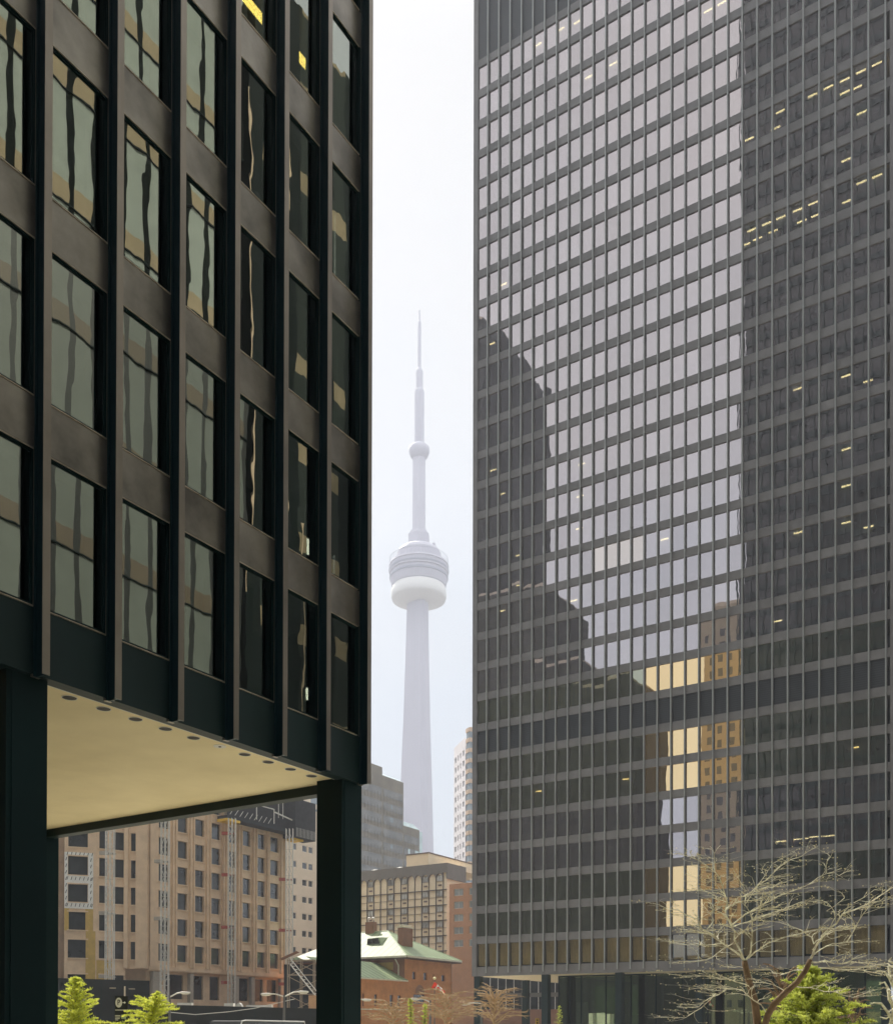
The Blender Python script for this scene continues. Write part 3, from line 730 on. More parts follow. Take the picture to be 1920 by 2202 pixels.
for y in (114.4, 115.4): m.bar(FC.pt(y, 2.2, 31.5), FC.pt(y, 2.2, 34.5), .05)
for q in range(9): m.bar(FC.pt(104+q*1.0, 2.3, 30.2), FC.pt(104.7+q*1.0, 2.3, 31.1), .04)
for q in range(14): m.bar(FC.pt(117.6+q*.33, 3.05, 29.1), FC.pt(117.6+q*.33, 3.05, 30.5), .035, 3)
m.build('guard_rail', M['galv'], WP)
for (a, b, c, d) in ((103.3, 106.0, 29.2, 29.55), (117.9, 120.0, 28.7, 28.98)): m = MB(); m.fbox(FC, a, b, .4, 2.4, c, d); m.build('hoist_beam', M['yellow'], WP)
# scaffold stair
p = at(660, 2160, 126); SC = thing('scaffold', (p.x, p.y, GZ), 'brown stair scaffold right of the last lattice mast, under a small pitched cover', 'scaffolding')
F = Frame((p.x, p.y), (rt0.x, rt0.y)); m = MB()
for u in (-2.2, -.6, 1.0, 2.4):
    for n in (0, 1.5): m.bar(F.pt(u, n, GZ), F.pt(u, n, 8.0), .06)
for z in (1.2, 3.6, 6.0, 7.8):
    for n in (0, 1.5): m.bar(F.pt(-2.2, n, z), F.pt(2.4, n, z), .05)
for j in range(3): m.bar(F.pt(-2.2, 1.5, 1.2+j*2.3), F.pt(2.4, 1.5, 3.5+j*2.3), .05); m.bar(F.pt(2.4, 1.5, 1.2+j*2.3), F.pt(-2.2, 1.5, 3.5+j*2.3), .05)
m.build('tubes', M['scaf'], SC)
m = MB()
for j in range(10): m.fbox(F, -1.6+j*.33, -1.25+j*.33, 1.6, 2.4, 7.0-j*.42, 7.06-j*.42)
m.bar(F.pt(-1.7, 2.4, 7.9), F.pt(1.7, 2.4, 3.7), .06); m.bar(F.pt(-1.7, 2.4, 7.2), F.pt(1.7, 2.4, 3.0), .08); m.build('stair', M['whitetrim'], SC)
m = MB(); m.poly([F.pt(-3.2, 2.2, 7.9), F.pt(-1.0, 2.2, 8.9), F.pt(-1.0, -.4, 8.9), F.pt(-3.2, -.4, 7.9)]); m.poly([F.pt(-1.0, 2.2, 8.9), F.pt(1.2, 2.2, 7.9), F.pt(1.2, -.4, 7.9), F.pt(-1.0, -.4, 8.9)]); m.build('cover', M['brickdk'], SC)
m = MB(); m.fbox(F, -3.0, 2.4, -.8, -.6, GZ, 7.4); m.build('dark_sheet', M['black'], SC)
m = MB(); m.fbox(F, .6, 1.9, 1.7, 2.9, GZ, 3.4); m.build('crate', M['orange'], SC)

# ---- hoarding, sign, lamps, van
def dark_wall(xa, xb, ya, yb, D, name, lab, T_=.25):
    a = at(xa, ya, D); b = at(xb, yb, D); F = Frame((a.x, a.y), (b.x-a.x, b.y-a.y)); L_ = (Vector((b.x, b.y))-Vector((a.x, a.y))).length
    T_h = thing(name, (a.x, a.y, GZ), lab, 'hoarding')
    m = MB(); m.hexa([F.pt(0, 0, GZ), F.pt(L_, 0, GZ), F.pt(L_, -.25, GZ), F.pt(0, -.25, GZ), F.pt(0, 0, a.z), F.pt(L_, 0, b.z), F.pt(L_, -.25, b.z), F.pt(0, -.25, a.z)])
    m.build('boards', M['black'], T_h)
    m = MB(); n = int(L_/2.4)
    for j in range(n+1): m.fbox(F, j*2.4, j*2.4+.05, .001, .03, GZ, min(a.z, b.z)-.05)
    m.build('battens', M['steel'], T_h)
    return T_h, F, L_, a, b
Th, Fh, Lh, ha, hb = dark_wall(90, 322, 2103, 2110, 92, 'site_hoarding', 'tall black site hoarding at the foot of the tan block, behind the parking sign')
m = MB(); m.fbox(Fh, Lh*.62, Lh*.68, .02, .05, 3.0, 3.06); m.fbox(Fh, Lh*.80, Lh*.86, .02, .05, 2.95, 3.0); m.fbox(Fh, Lh*.38, Lh*.385, .02, .05, .5, 2.4); m.fbox(Fh, Lh*.755, Lh*.77, .02, .05, .9, 3.2); m.build('pale_marks', M['beige'], Th)
Th2, Fh2, Lh2, _, _ = dark_wall(300, 690, 2160, 2170, 88, 'site_hoarding', 'low black site hoarding running right to the corner column, behind the street lamps')
# snow-fence line and sacks
m = MB(); pts = [Fh2.pt(u, .2, z) for u, z in ((Lh2*.12, .95), (Lh2*.3, .7), (Lh2*.48, .95), (Lh2*.62, 1.25), (Lh2*.85, 2.1))]
m.tube(pts, .035, 4); o = m.build('cable', M['whitetrim']); tag(o, 'pale cable slung along the low black hoarding', 'cable')
for (xa, xb, y0, y1) in ((386, 415, 2168, 2158), (486, 505, 2167, 2159), (510, 524, 2168, 2158), (533, 586, 2169, 2163)):
    a = at(xa, y0, 93); b = at(xb, y1, 93); m = MB(); F = Frame((a.x, a.y), (rt0.x, rt0.y)); w = (xb-xa)/FPX*93
    prf = [(w*t, (b.z-a.z+.1)*(math.sin(math.pi*t)**.5) if xa == 510 else (b.z-a.z+.1)) for t in (0, .05, .25, .5, .75, .95, 1)]
    m.fbox(F, 0, w, 0, .8, GZ, a.z-.1)
    for j in range(6): m.hexa([F.pt(prf[j][0], .8, a.z-.1), F.pt(prf[j+1][0], .8, a.z-.1), F.pt(prf[j+1][0], 0, a.z-.1), F.pt(prf[j][0], 0, a.z-.1), F.pt(prf[j][0], .8, a.z-.09+prf[j][1]), F.pt(prf[j+1][0], .8, a.z-.09+prf[j+1][1]), F.pt(prf[j+1][0], 0, a.z-.09+prf[j+1][1]), F.pt(prf[j][0], 0, a.z-.09+prf[j][1])])
    o = m.build('concrete_block', M['whitetrim']); tag(o, {386: 'pale block left of the others, by the pier foot', 486: 'pale block at the foot of the middle lattice mast', 510: 'small domed white sack between the pale blocks', 533: 'longest pale concrete block, between the middle and right lattice masts'}[xa], 'block')
# parking sign
p = at(259, 2150, 46); PS = thing('parking_sign', (p.x, p.y, GZ), 'black street sign with a white circled P and an arrow, between the two larches', 'sign')
F = Frame((p.x, p.y), (rt0.x, rt0.y)); s_ = 46/FPX
def sp(x, y): return (x-259)*s_, at(259, y, 46).z
m = MB(); a, t_ = sp(247.5, 2143); b, _ = sp(274, 2143); m.fbox(F, a, b, -.08, 0, GZ, t_); m.build('panel', M['black'], PS)
ox, oz = sp(255.8, 2157)
m = MB(); rr = (7.0*s_, 10.2*s_); m.poly([F.pt(ox+rr[0]*math.cos(2*math.pi*j/28), .012, oz+rr[1]*math.sin(2*math.pi*j/28)) for j in range(28)]); m.build('disc', M['white'], PS)
def text(body, F, u, z, n, size, mat, parent, sx=1, name='lettering', bold=0):
    cu = bpy.data.curves.new(name, 'FONT'); cu.body = body; cu.size = size; cu.align_x = 'CENTER'; cu.align_y = 'CENTER'; cu.extrude = .004; cu.offset = bold
    t = bpy.data.objects.new(name, cu); COL.objects.link(t); q = F.pt(u, n, z)
    mw = Matrix(((F.u.x*sx, 0, F.n.x, q.x), (F.u.y*sx, 0, F.n.y, q.y), (0, 1, 0, q.z), (0, 0, 0, 1)))
    bpy.context.view_layer.update(); dg = bpy.context.evaluated_depsgraph_get(); me = bpy.data.meshes.new_from_object(t.evaluated_get(dg)); bpy.data.objects.remove(t)
    me.transform(mw); o0 = parent.location if parent else Vector((0, 0, 0)); me.transform(Matrix.Translation(-o0)); me.materials.clear(); me.materials.append(mat)
    o = bpy.data.objects.new(name, me); COL.objects.link(o); o.parent = parent; return o
text('P', F, ox, oz, .022, 15*s_, M['black'], PS, .75, bold=.004)
ring_ = MB(); pts = [F.pt(ox+rr[0]*.88*math.cos(2*math.pi*j/28), .016, oz+rr[1]*.9*math.sin(2*math.pi*j/28)) for j in range(29)]; ring_.tube(pts, .012, 4, False); None
ax_, az_ = sp(266.5, 2157); m = MB(); q = s_
m.poly([F.pt(ax_-3*q, .01, az_-.9*q), F.pt(ax_+.6*q, .01, az_-.9*q), F.pt(ax_+.6*q, .01, az_+.9*q), F.pt(ax_-3*q, .01, az_+.9*q)]); m.poly([F.pt(ax_+.6*q, .01, az_-3*q), F.pt(ax_+4*q, .01, az_), F.pt(ax_+.6*q, .01, az_+3*q)]); m.build('arrow', M['white'], PS)
m = MB(); a, z_ = sp(248.5, 2173); b, _ = sp(272, 2173); m.fbox(F, a, b, .001, .012, z_-.015, z_+.015)
for j, w in enumerate((1, .96, .9, .6)): _, z_ = sp(0, 2185+j*3.1); m.fbox(F, a, a+(b-a)*.45*w, .001, .012, z_-.015, z_+.015)
m.build('sign_lines', M['white'], PS)
m = MB(); a, z_ = sp(261, 2192); b, z1_ = sp(271, 2183); m.fbox(F, a, b, .001, .012, z_, z1_); m.build('green_logo', M['copper_plain'], PS)
# street lamps
def lamp(px, ytop, D, arms, lab, poleto=None):
    p = at(px, 2190, D); T_ = thing('street_lamp', (p.x, p.y, GZ), lab, 'street lamp', 'street lamps'); F = Frame((p.x, p.y), (rt0.x, rt0.y)); s = D/FPX
    zt = at(px, ytop, D).z; m = MB(); m.tube([F.pt(0, 0, GZ), F.pt(0, 0, zt)], [.11, .07], 8); m.build('pole', M['lampgrey'], T_)
    for (dx, dy) in arms:
        m = MB(); e = F.pt(dx*s, 0, zt-dy*s); m.tube([F.pt(0, 0, zt-.15), F.pt(dx*s*.5, 0, zt-dy*s*.7), e], [.05, .045, .04], 6); ar = m.build('arm', M['lamphead'], T_)
        m = MB(); sg = 1 if dx > 0 else -1
        m.tube([F.pt(dx*s-sg*.35, 0, e.z-.02), F.pt(dx*s-sg*.1, 0, e.z-.05), F.pt(dx*s+sg*.3, 0, e.z-.06), F.pt(dx*s+sg*.45, 0, e.z-.02)], [.04, .11, .10, .04], 8); m.build('lamp_head', M['lamphead'], ar)
    return T_
lamp(611, 2140, 70, [(-36, -2), (38, -7)], 'twin-arm street lamp standing before the low black hoarding')
lamp(365, 2141, 78, [(30, -6)], 'single-arm street lamp by the middle of the tan block')
lamp(760, 2150, 80, [(27, 0)], 'street lamp whose arm pokes out right of the near corner column')
lamp(925, 2152, 75, [(-30, -4)], 'street lamp among the bare trees in front of the orange brick house')
lamp(1035, 2155, 80, [(-32, 4)], 'street lamp by the right tower, its arm pointing left over the bare trees')
# van
p = at(512, 2190, 48); q = at(628, 2190, 52)
V = thing('van', (p.x, p.y, GZ), 'dark van with a pale roof edge, only its top showing at the bottom edge', 'van')
F = Frame((p.x, p.y), (q.x-p.x, q.y-p.y)); Lv = (Vector((q.x, q.y))-Vector((p.x, p.y))).length; zt = at(560, 2196, 50).z
prof = [(0, GZ+.35), (0, GZ+.9), (.12, zt-.35), (.32, zt-.03), (.6, zt), (Lv+1.2, zt-.05), (Lv+1.35, zt-.5), (Lv+1.4, GZ+.35)]
m = MB(); n = len(m.v)
for nn in (0, -1.8): m.v += [tuple(F.pt(u, nn, z)) for u, z in prof]
k = len(prof); m.f.append(tuple(range(n, n+k))); m.f.append(tuple(range(n+2*k-1, n+k-1, -1)))
for j in range(k): m.f.append((n+j, n+k+j, n+k+(j+1) % k, n+(j+1) % k))
m.build('body', M['black'], V)
m = MB(); m.tube([F.pt(u, .01, z+.01) for u, z in prof[2:7]], .035, 5); m.build('roof_rail', M['white'], V)
m = MB(); m.fbox(F, .35, Lv+1.1, .001, .02, GZ+1.0, zt-.06); m.build('side_window', M['dkwin'], V)
for u in (.8, Lv+.6):
    w = MB(); ax = F.pt(u, .06, GZ+.34); bx = F.pt(u, -.16, GZ+.34); w.tube([ax, bx], .34, 20); w_ = w.build('wheel', M['black'], V); w2 = MB(); w2.tube([F.pt(u, .08, GZ+.34), F.pt(u, .061, GZ+.34)], .18, 14); w2.build('rim', M['galv'], w_)

# ---- pale beige block behind
pb = at(606, 1900, 196); XB = pb.x; FB = FX(XB)
BB = thing('office_block', (XB, pb.y, GZ), 'pale beige block with small paired windows, rising behind the right end of the tan block', 'building')
yr = FB.uz(700, 1900)[0]; y0_ = FB.uz(590, 1900)[0]
_, ztop = FB.uz(640, 1735)
prs = []
for (xa, xb) in ((630, 637.5), (650, 660), (663.5, 672.5), (689, 698)): prs.append((FB.uz(xa, 1900)[0], FB.uz(xb, 1900)[0]))
hs = []
_, zb = FB.uz(655, 1833); _, zc_ = FB.uz(655, 1819); step = (FB.uz(655, 1796)[1]-FB.uz(655, 2019.5)[1])/6.1
for j in range(-2, 13):
    c = zb-j*step
    if c < 4: continue
    for a, b in prs: hs.append((a, b, c, c+(zc_-zb)))
m = MB(); wall(m, FB, y0_, yr+4, GZ, ztop, hs, .2); m.box(XB-20, XB-.25, y0_, yr+4, GZ, ztop); m.build('wall', M['beige'], BB)
for h in hs: pane(FB, *h, -.14, M['dkwin'], BB, M['whitetrim'], ft=.08)
# ribbed glass tower behind it
pq = at(660, 1740, 262); XQ = pq.x; FQ = FX(XQ); BQ = thing('office_tower', (XQ, pq.y, GZ), 'grey glazed tower with pale floor bands, just left of the corner column top', 'building')
ya = FQ.uz(640, 1740)[0]; yb2 = FQ.uz(668, 1740)[0]; ye = FQ.uz(720, 1740)[0]; zq = FQ.uz(660, 1700)[1]
m = MB(); m.fbox(FQ, ya, yb2, -14, 0, GZ, zq); m.fbox(FQ, ya, ye, -14, -.3, GZ, zq-.5)
z = 30
while z < zq: m.fbox(FQ, yb2, ye, -.3, .05, z, z+1.3); z += 3.8
m.build('wall', M['beige'], BQ); m = MB(); m.fbox(FQ, yb2, ye, -.25, -.1, GZ, zq-.6); m.build('glazing', M['bluegl'], BQ)

# ---- stepped glass office building
pg = at(783, 1700, 292); XG = pg.x; FG = FX(XG)
BG = thing('office_building', (XG, pg.y, GZ), 'grey-brown stepped glass office building with sloping glass roof edges, left of the tall tower shaft', 'building')
u0 = FG.uz(740, 1700)[0]; u1 = FG.uz(822, 1700)[0]; u2 = FG.uz(867.5, 1700)[0]; u3 = FG.uz(908, 1780)[0]
zA = FG.uz(783, 1636)[1]; zB = FG.uz(845, 1668)[1]; zB1 = FG.uz(867, 1682)[1]; zC = FG.uz(890, 1770)[1]; zC1 = FG.uz(895, 1784)[1]; u3a = FG.uz(902, 1780)[0]
m = MB(); m.fbox(FG, u0, u1, -26, -.02, GZ, zA); m.fbox(FG, u1, u2, -26, -.02, GZ, zB1-.2); m.fbox(FG, u1, u2-3, -26, -4, zB1, zB); m.fbox(FG, u2, u3a, -24, -.02, GZ, zC1); m.fbox(FG, u2, u3a-2, -24, -3.5, zC1, zC)
m.build('wall', M['slatewall'], BG)
m = MB(); m.hexa([FG.pt(u1+.3, 0, zB1-.2), FG.pt(u2, 0, zB1-.2), FG.pt(u2, -4, zB1-.2), FG.pt(u1+.3, -4, zB1-.2), FG.pt(u1+.3, -1.2, zB-.2), FG.pt(u2-2.6, -1.2, zB-.2), FG.pt(u2-2.6, -4, zB-1), FG.pt(u1+.3, -4, zB-1)])
m.hexa([FG.pt(u2+.3, 0, zC1), FG.pt(u3a, 0, zC1), FG.pt(u3a, -3.5, zC1), FG.pt(u2+.3, -3.5, zC1), FG.pt(u2+.3, -1.2, zC-.2), FG.pt(u3a-1.8, -1.2, zC-.2), FG.pt(u3a-1.8, -3.5, zC-.8), FG.pt(u2+.3, -3.5, zC-.8)])
m.fbox(FG, u3a+.05, u3, -3, -.0, GZ+10, zC1-.4); m.build('glass_roof_edge', M['palegl'], BG)
zz_ = zA-2.2; nb = 0
while zz_ > 12:
    m = MB(); top = zz_; h_ = 2.3 if nb % 3 else 2.6
    for (a, b, zl) in ((u0, u1-.4, zA-4), (u1+.5, u2-.5, zB1-1), (u2+.4, u3a-.3, zC1-1.4)):
        if top < zl: m.fbox(FG, a, b, -.02, .05, top-h_, top)
    if m.v: m.build('window_band', M['slateglass'], BG)
    zz_ -= 4.05; nb += 1
for j in range(26):                         # odd bright or pale panes
    u = R.uniform(u0+18, u3a-2); k = R.randrange(2, 19); top = zA-2.2-4.05*k
    lim = zA-4 if u < u1 else (zB1-2 if u < u2 else zC1-2)
    if top > lim or top < 12 or abs(u-u1) < 1.5 or abs(u-u2) < 1.5: continue
    m = MB(); w = R.uniform(.8, 2.2); m.fbox(FG, u, u+w, .051, .07, top-R.uniform(1.2, 2.2), top-.1); m.build('pane', M['bluegl'] if j % 3 else M['palegl'], BG)
m = MB()
for k in range(1, 21):
    z = zA-4.05*k+1.3
    for j in range(int((u3a-u0)/1.6)):
        u = u0+j*1.6
        if z < (zA if u < u1 else (zB1 if u < u2 else zC1))-3: m.fbox(FG, u, u+.09, .05, .10, z-3.3, z-.9)
m.build('window_mullions', M['slatewall'], BG)

# ---- hotel with arches
pc = at(960, 1900, 205); YH, XH = pc.y, pc.x; FH = FY(YH); FHs = FX(XH)
HT = thing('hotel', (XH, YH, GZ), 'cream hotel with a row of arches under a grey mansard, above the green copper roof', 'building')
def hu(x): return FH.uz(x, 1950)[0]
xs = [770+v/5.87 for v in (30, 115, 197, 280, 365, 450, 540, 625, 710, 790, 885, 975, 1075)]
us = [hu(x) for x in xs]
du = (us[-1]-us[1])/11; us = [us[1]+du*(j-1) for j in range(-9, 13)]
zroof = FH.uz(955, 1857)[1]; zarch = FH.uz(955, 1877)[1]; zw1 = FH.uz(945, 1883)[1]; zw0 = FH.uz(945, 1896)[1]; zac = FH.uz(945, 1903)[1]
stepz = FH.uz(955, 1913)[1]-FH.uz(955, 1946)[1]; zln = FH.uz(955, 1913.5)[1]
uE = 0+hu(960); 
ybk = FHs.uz(998, 1900)[0]
m = MB(); m.box(XH-62, XH-.02, YH+.12, ybk, GZ, zroof-.1); m.build('wall', M['cream'], HT)
m = MB(); m.fbox(FHs, YH+.1, ybk, -.02, .02, GZ, zarch-1.2); m.build('side_wall', M['creamlt'], HT)
# facade skin: arched heads cut as polygons under the mansard band
ms = MB(); ms.box(XH-62, XH+.35, YH-.25, ybk+.2, zarch+.02, zroof)
ms.hexa([(XH-62, YH-.25, zarch-1.3), (XH+.35, YH-.25, zarch-1.3), (XH+.35, YH-.24, zarch-1.3), (XH-62, YH-.24, zarch-1.3)]+[(XH-62, YH-.25, zarch-1.29), (XH+.35, YH-.25, zarch-1.29), (XH+.35, YH-.24, zarch-1.29), (XH-62, YH-.24, zarch-1.29)])
ms.box(XH+.02, XH+.35, YH-.2, ybk+.2, zarch-1.3, zarch+.019)
for j in range(len(us)-1):                   # spandrels between the arch heads
    a, b = us[j], us[j+1]; r_ = (b-a)/2-.06; cxm = (a+b)/2; K = 8; zb_ = zarch-r_-.15
    for s in (-1, 1):
        pts = [(cxm+s*(r_+.06), zb_), (cxm+s*(r_+.06), zarch+.02), (cxm, zarch+.02)] + [(cxm+s*r_*math.sin(t*math.pi/2/K), zb_+r_*math.cos(t*math.pi/2/K)) for t in range(K+1)]
        pl = [FH.pt(u, .24, z) for u, z in pts]; pk = [FH.pt(u, -.1, z) for u, z in pts]
        if s > 0: pl.reverse(); pk.reverse()
        ms.poly(pl)
        for t in range(len(pl)): ms.quad(pl[t], pk[t], pk[(t+1) % len(pl)], pl[(t+1) % len(pl)])
ms.v and ms.build('mansard_band', M['mansard'], HT)
ln = MB()
for j in range(len(us)): ln.fbox(FH, us[j]-.05, us[j]+.05, -.1, .14 if j % 2 == 0 else .1, GZ, zarch-.7)
k = 0
while zln-k*stepz > 2:
    z = zln-k*stepz; ln.fbox(FH, us[0], XH+.1, -.1, .16, z-.07, z+.07); ln.fbox(FH, us[0], XH, -.1, .0, z-stepz*.5, z-stepz*.5+.05); k += 1
ln.build('joints', M['line'], HT)
wins_at = [j for j in range(len(us)-1)]
base = len(us)-2                              # rightmost arch
sel = [base, base-2, base-5, base-7, base-10, base-13, base-15]
for kx in range(0, 8):
    for j in sel:
        a, b = us[j]+.22, us[j+1]-.2; c, d = zw0-kx*stepz, zw1-kx*stepz
        pane(FH, a, b, c, d+.0, .03, M['curtainwin'], HT, M['line'], bars=1, ft=.06)
        m = MB(); m.fbox(FH, a+.35, b-.2, .0, .1, zac-kx*stepz-.3, zac-kx*stepz+.02); m.build('air_grille', M['eave'], HT)
m = MB(); pp = at(874, 1862, 212); pe = at(922, 1862, 208)
fp = Frame((0, YH+4), (1, 0)); a = fp.uz(874, 1860)[0]; b = fp.uz(922, 1850)[0]; zt_ = fp.uz(922, 1835)[1]
m.box(a, b, YH+4, YH+22, zroof-.3, zt_-.05); m.build('penthouse', M['creamlt'], HT)
m = MB(); m.box(a-.1, b+.1, YH+3.9, YH+22.1, zt_-.05, zt_+.2); m.build('penthouse_coping', M['eave'], HT)
m = MB(); m.box(b+.02, XH-2, YH+9, YH+20, zroof-.3, zt_-2.4); m.build('roof_block', M['creamlt'], HT)
for (xa, w) in ((802, 2.4), (857, 2.2)):
    q = fp.uz(xa-8, 1868)[0]; m = MB(); pr = []
    for t in range(9): pr.append(Vector((q+w*math.cos(math.pi*t/8), YH+6, zroof+1.0*math.sin(math.pi*t/8))))
    m.tube(pr, .28, 6); m.tube([v+Vector((0, 1.2, 0)) for v in pr], .28, 6); m.box(q-w, q+w, YH+6, YH+7.2, zroof-.1, zroof+.5); m.build('roof_vent', M['galv'], HT)
# ---- plain brown brick blocks
pk_ = at(966, 1950, 182); YK = pk_.y; XK = pk_.x; FK = FY(YK)
BK = thing('apartment_block', (XK, YK, GZ), 'plain brown brick block with blue-grey windows between the cream hotel and the right tower', 'building')
uL, uR = XK, FK.uz(1035, 1950)[0]; zk = FK.uz(985, 1901)[1]
c1 = (FK.uz(976.3, 1900)[0], FK.uz(996, 1900)[0]); c2 = (FK.uz(1009, 1900)[0], FK.uz(1028, 1900)[0])
hs = []; z1 = FK.uz(985, 1912)[1]; z0 = FK.uz(985, 1927)[1]; stp = (FK.uz(985, 1912)[1]-FK.uz(985, 2022)[1])/4
for j in range(5):
    for a, b in (c1, c2): hs.append((a, b, z0-j*stp, z1-j*stp))
m = MB(); wall(m, FK, uL, uR, GZ, zk, hs, .2); m.box(uL, uR, YK+.3, YK+25, GZ, zk-.02); m.build('wall', M['brickred'], BK)
m = MB(); m.box(FK.uz(999, 1880)[0]-1, uR, YK+10, YK+30, GZ, FK.uz(1000, 1857)[1]*1.06); m.build('upper_wall', M['brickdk'], BK)
for h in hs: pane(FK, *h, -.15, M['bluegl'], BK, M['galv'], bars=1, ft=.07)

# ---- white and pink tower
q0 = at(976, 1700, 352); q1 = at(1001, 1700, 338); q2 = at(1008, 1700, 338.5); q3 = at(1022, 1700, 342)
WT = thing('apartment_tower', (q1.x, q1.y, GZ), 'slim white and pink tower with slanted shadows at its windows, touching the right tower edge', 'building')
Fw = Frame((q0.x, q0.y), (q1.x-q0.x, q1.y-q0.y)); Lw = (Vector((q1.x, q1.y))-Vector((q0.x, q0.y))).length
zt1 = Fw.uz(990, 1596)[1]; hs = []
zz1 = Fw.uz(990, 1632)[1]; st_ = 22*340/FPX
cw = [(Fw.uz(770+v/5.87, 1700)[0], Fw.uz(770+(v+w)/5.87, 1700)[0]) for v, w in ((1220, 19), (1255, 14), (1285, 13), (1318, 20))]
for k in range(12):
    for j, (a, b) in enumerate(cw): hs.append((a, b, zz1-k*st_, zz1-k*st_+1.9))
m = MB(); wall(m, Fw, 0, Lw, GZ, zt1, hs, .5); m.prism([(q0.x+.0, q0.y+1), (q1.x, q1.y+1), (q3.x, q3.y+1), (q3.x, q3.y+25), (q0.x, q0.y+25)], GZ, zt1-1); m.build('wall', M['pinkwall'], WT)
for h in hs: pane(Fw, *h, -.35, M['bluegl'], WT)
foot = []
for t in range(7):
    f_ = t/6; px_ = 1001+f_*21; bul = 2.6*math.sin(math.pi*f_); foot.append(at(px_, 1700, 338-bul))
for k in range(15):
    z = zt1+2.6-k*st_
    m = MB(); mg = MB()
    for t in range(6):
        a, b = foot[t], foot[t+1]; F = Frame((a.x, a.y), (b.x-a.x, b.y-a.y)); L_ = (b-a).length
        m.fbox(F, 0, Vector((b.x-a.x, b.y-a.y)).length, -.5, 0, z-1.4, z)
        mg.fbox(F, .1, Vector((b.x-a.x, b.y-a.y)).length-.1, -.4, -.25, z-st_, z-1.4)
    m.build('bay_band', M['tanstone'], WT); mg.build('bay_window', M['bluegl'], WT)

# ---- orange brick house with green copper roof
pbk = at(870, 2100, 142); XO, YO = pbk.x, pbk.y; FO = FX(XO); FOy = FY(YO)
OB = thing('brick_house', (XO, YO, GZ), 'orange brick hall with a seamed green copper hip roof, in front of the cream hotel', 'building')
yO1 = FO.uz(971, 2100)[0]; ze = FO.uz(905, 2062)[1]-.3; zstr = FO.uz(880, 2108)[1]
WO = XO-FOy.uz(628, 2100)[0]
hs = []
for (xa, xb, ya_, yb_) in ((887, 894, 2090, 2107), (911, 918.5, 2092, 2109), (949.5, 956.5, 2097, 2114), (931.5, 933.5, 2096, 2106)):
    hs.append((FO.uz(xa, 2100)[0], FO.uz(xb, 2100)[0], FO.uz(xa, yb_)[1], FO.uz(xa, ya_)[1]))
hs.append((FO.uz(889, 2150)[0], FO.uz(914, 2150)[0], FO.uz(900, 2160)[1], FO.uz(900, 2139)[1]))
m = MB(); wall(m, FO, YO, yO1, GZ, ze, hs, .25); m.fbox(FO, YO, yO1, .0, .12, zstr-.15, zstr+.1)
m.box(XO-WO, XO-.3, YO, yO1, GZ, ze); m.fbox(Frame((XO, yO1), (-1, 0)), 0, WO, -.2, 0, GZ, ze); m.build('wall', M['brick'], OB)
for h in hs: pane(FO, *h, -.2, M['dkwin'], OB, M['brickdk'], ft=.08)
m = MB(); K = 14; cu_ = FO.uz(902, 2135)[0]; rz = 1.15; zc2 = FO.uz(902, 2139)[1]
m.poly([FO.pt(cu_+1.2*math.cos(math.pi*t/K), .05, zc2+.1+rz*1.1*math.sin(math.pi*t/K)) for t in range(K+1)]); m.build('arch_panel', M['brickdk'], OB)
# left side wall with olive strip and downpipe
m = MB(); m.box(XO-WO, XO-.02, YO-.02, YO+.3, GZ, ze); m.build('side_wall', M['brickdk'], OB)
m = MB(); m.box(XO-WO, XO-2.0, YO-.08, YO-.025, ze-1.5, ze-.4); m.build('board_strip', M['yellowboard'], OB)
m = MB(); xd = FOy.uz(858.5, 2100)[0]; m.tube([(xd-.3, YO-.7, ze+.1), (xd, YO-.2, ze-.9), (xd, YO-.2, zstr+.2)], .09, 6); m.build('downpipe', M['eavelt'], OB)
m = MB(); ov = 1.1; m.box(XO-WO, XO+ov, YO-ov, yO1+ov, ze, ze+.28); m.build('eave', M['eave'], OB)
m = MB(); m.box(XO+ov-.02, XO+ov+.12, YO-ov-.1, yO1+ov, ze+.16, ze+.4); m.box(XO-WO, XO+ov+.12, YO-ov-.12, YO-ov+.02, ze+.16, ze+.4); m.build('gutter', M['eavelt'], OB)
ym = (YO+yO1)/2; Fm = FY(ym); ua, za = Fm.uz(834, 2003)
E0 = Vector((XO+ov, YO-ov, ze+.42)); E1 = Vector((XO+ov, yO1+ov, ze+.42)); E2 = Vector((XO-WO, YO-ov, ze+.42)); E3 = Vector((XO-WO, yO1+ov, ze+.42)); AP = Vector((ua, ym, za)); AQ = Vector((XO-WO+8, ym, za))
m = MB(); m.poly([E2, E0, AP, AQ]); m.poly([E1, E3, AQ, AP]); rf = m.build('roof', M['copperx'], OB)
m = MB(); m.poly([E0, E1, AP]); m.poly([E3, E2, AQ]); m.build('hip_roof', M['copper'], OB)
m = MB(); m.tube([E0, AP], .07, 5); m.tube([E1, AP], .07, 5); m.tube([AP, AQ], .09, 5); m.build('ridge_cap', M['copper_plain'], rf)
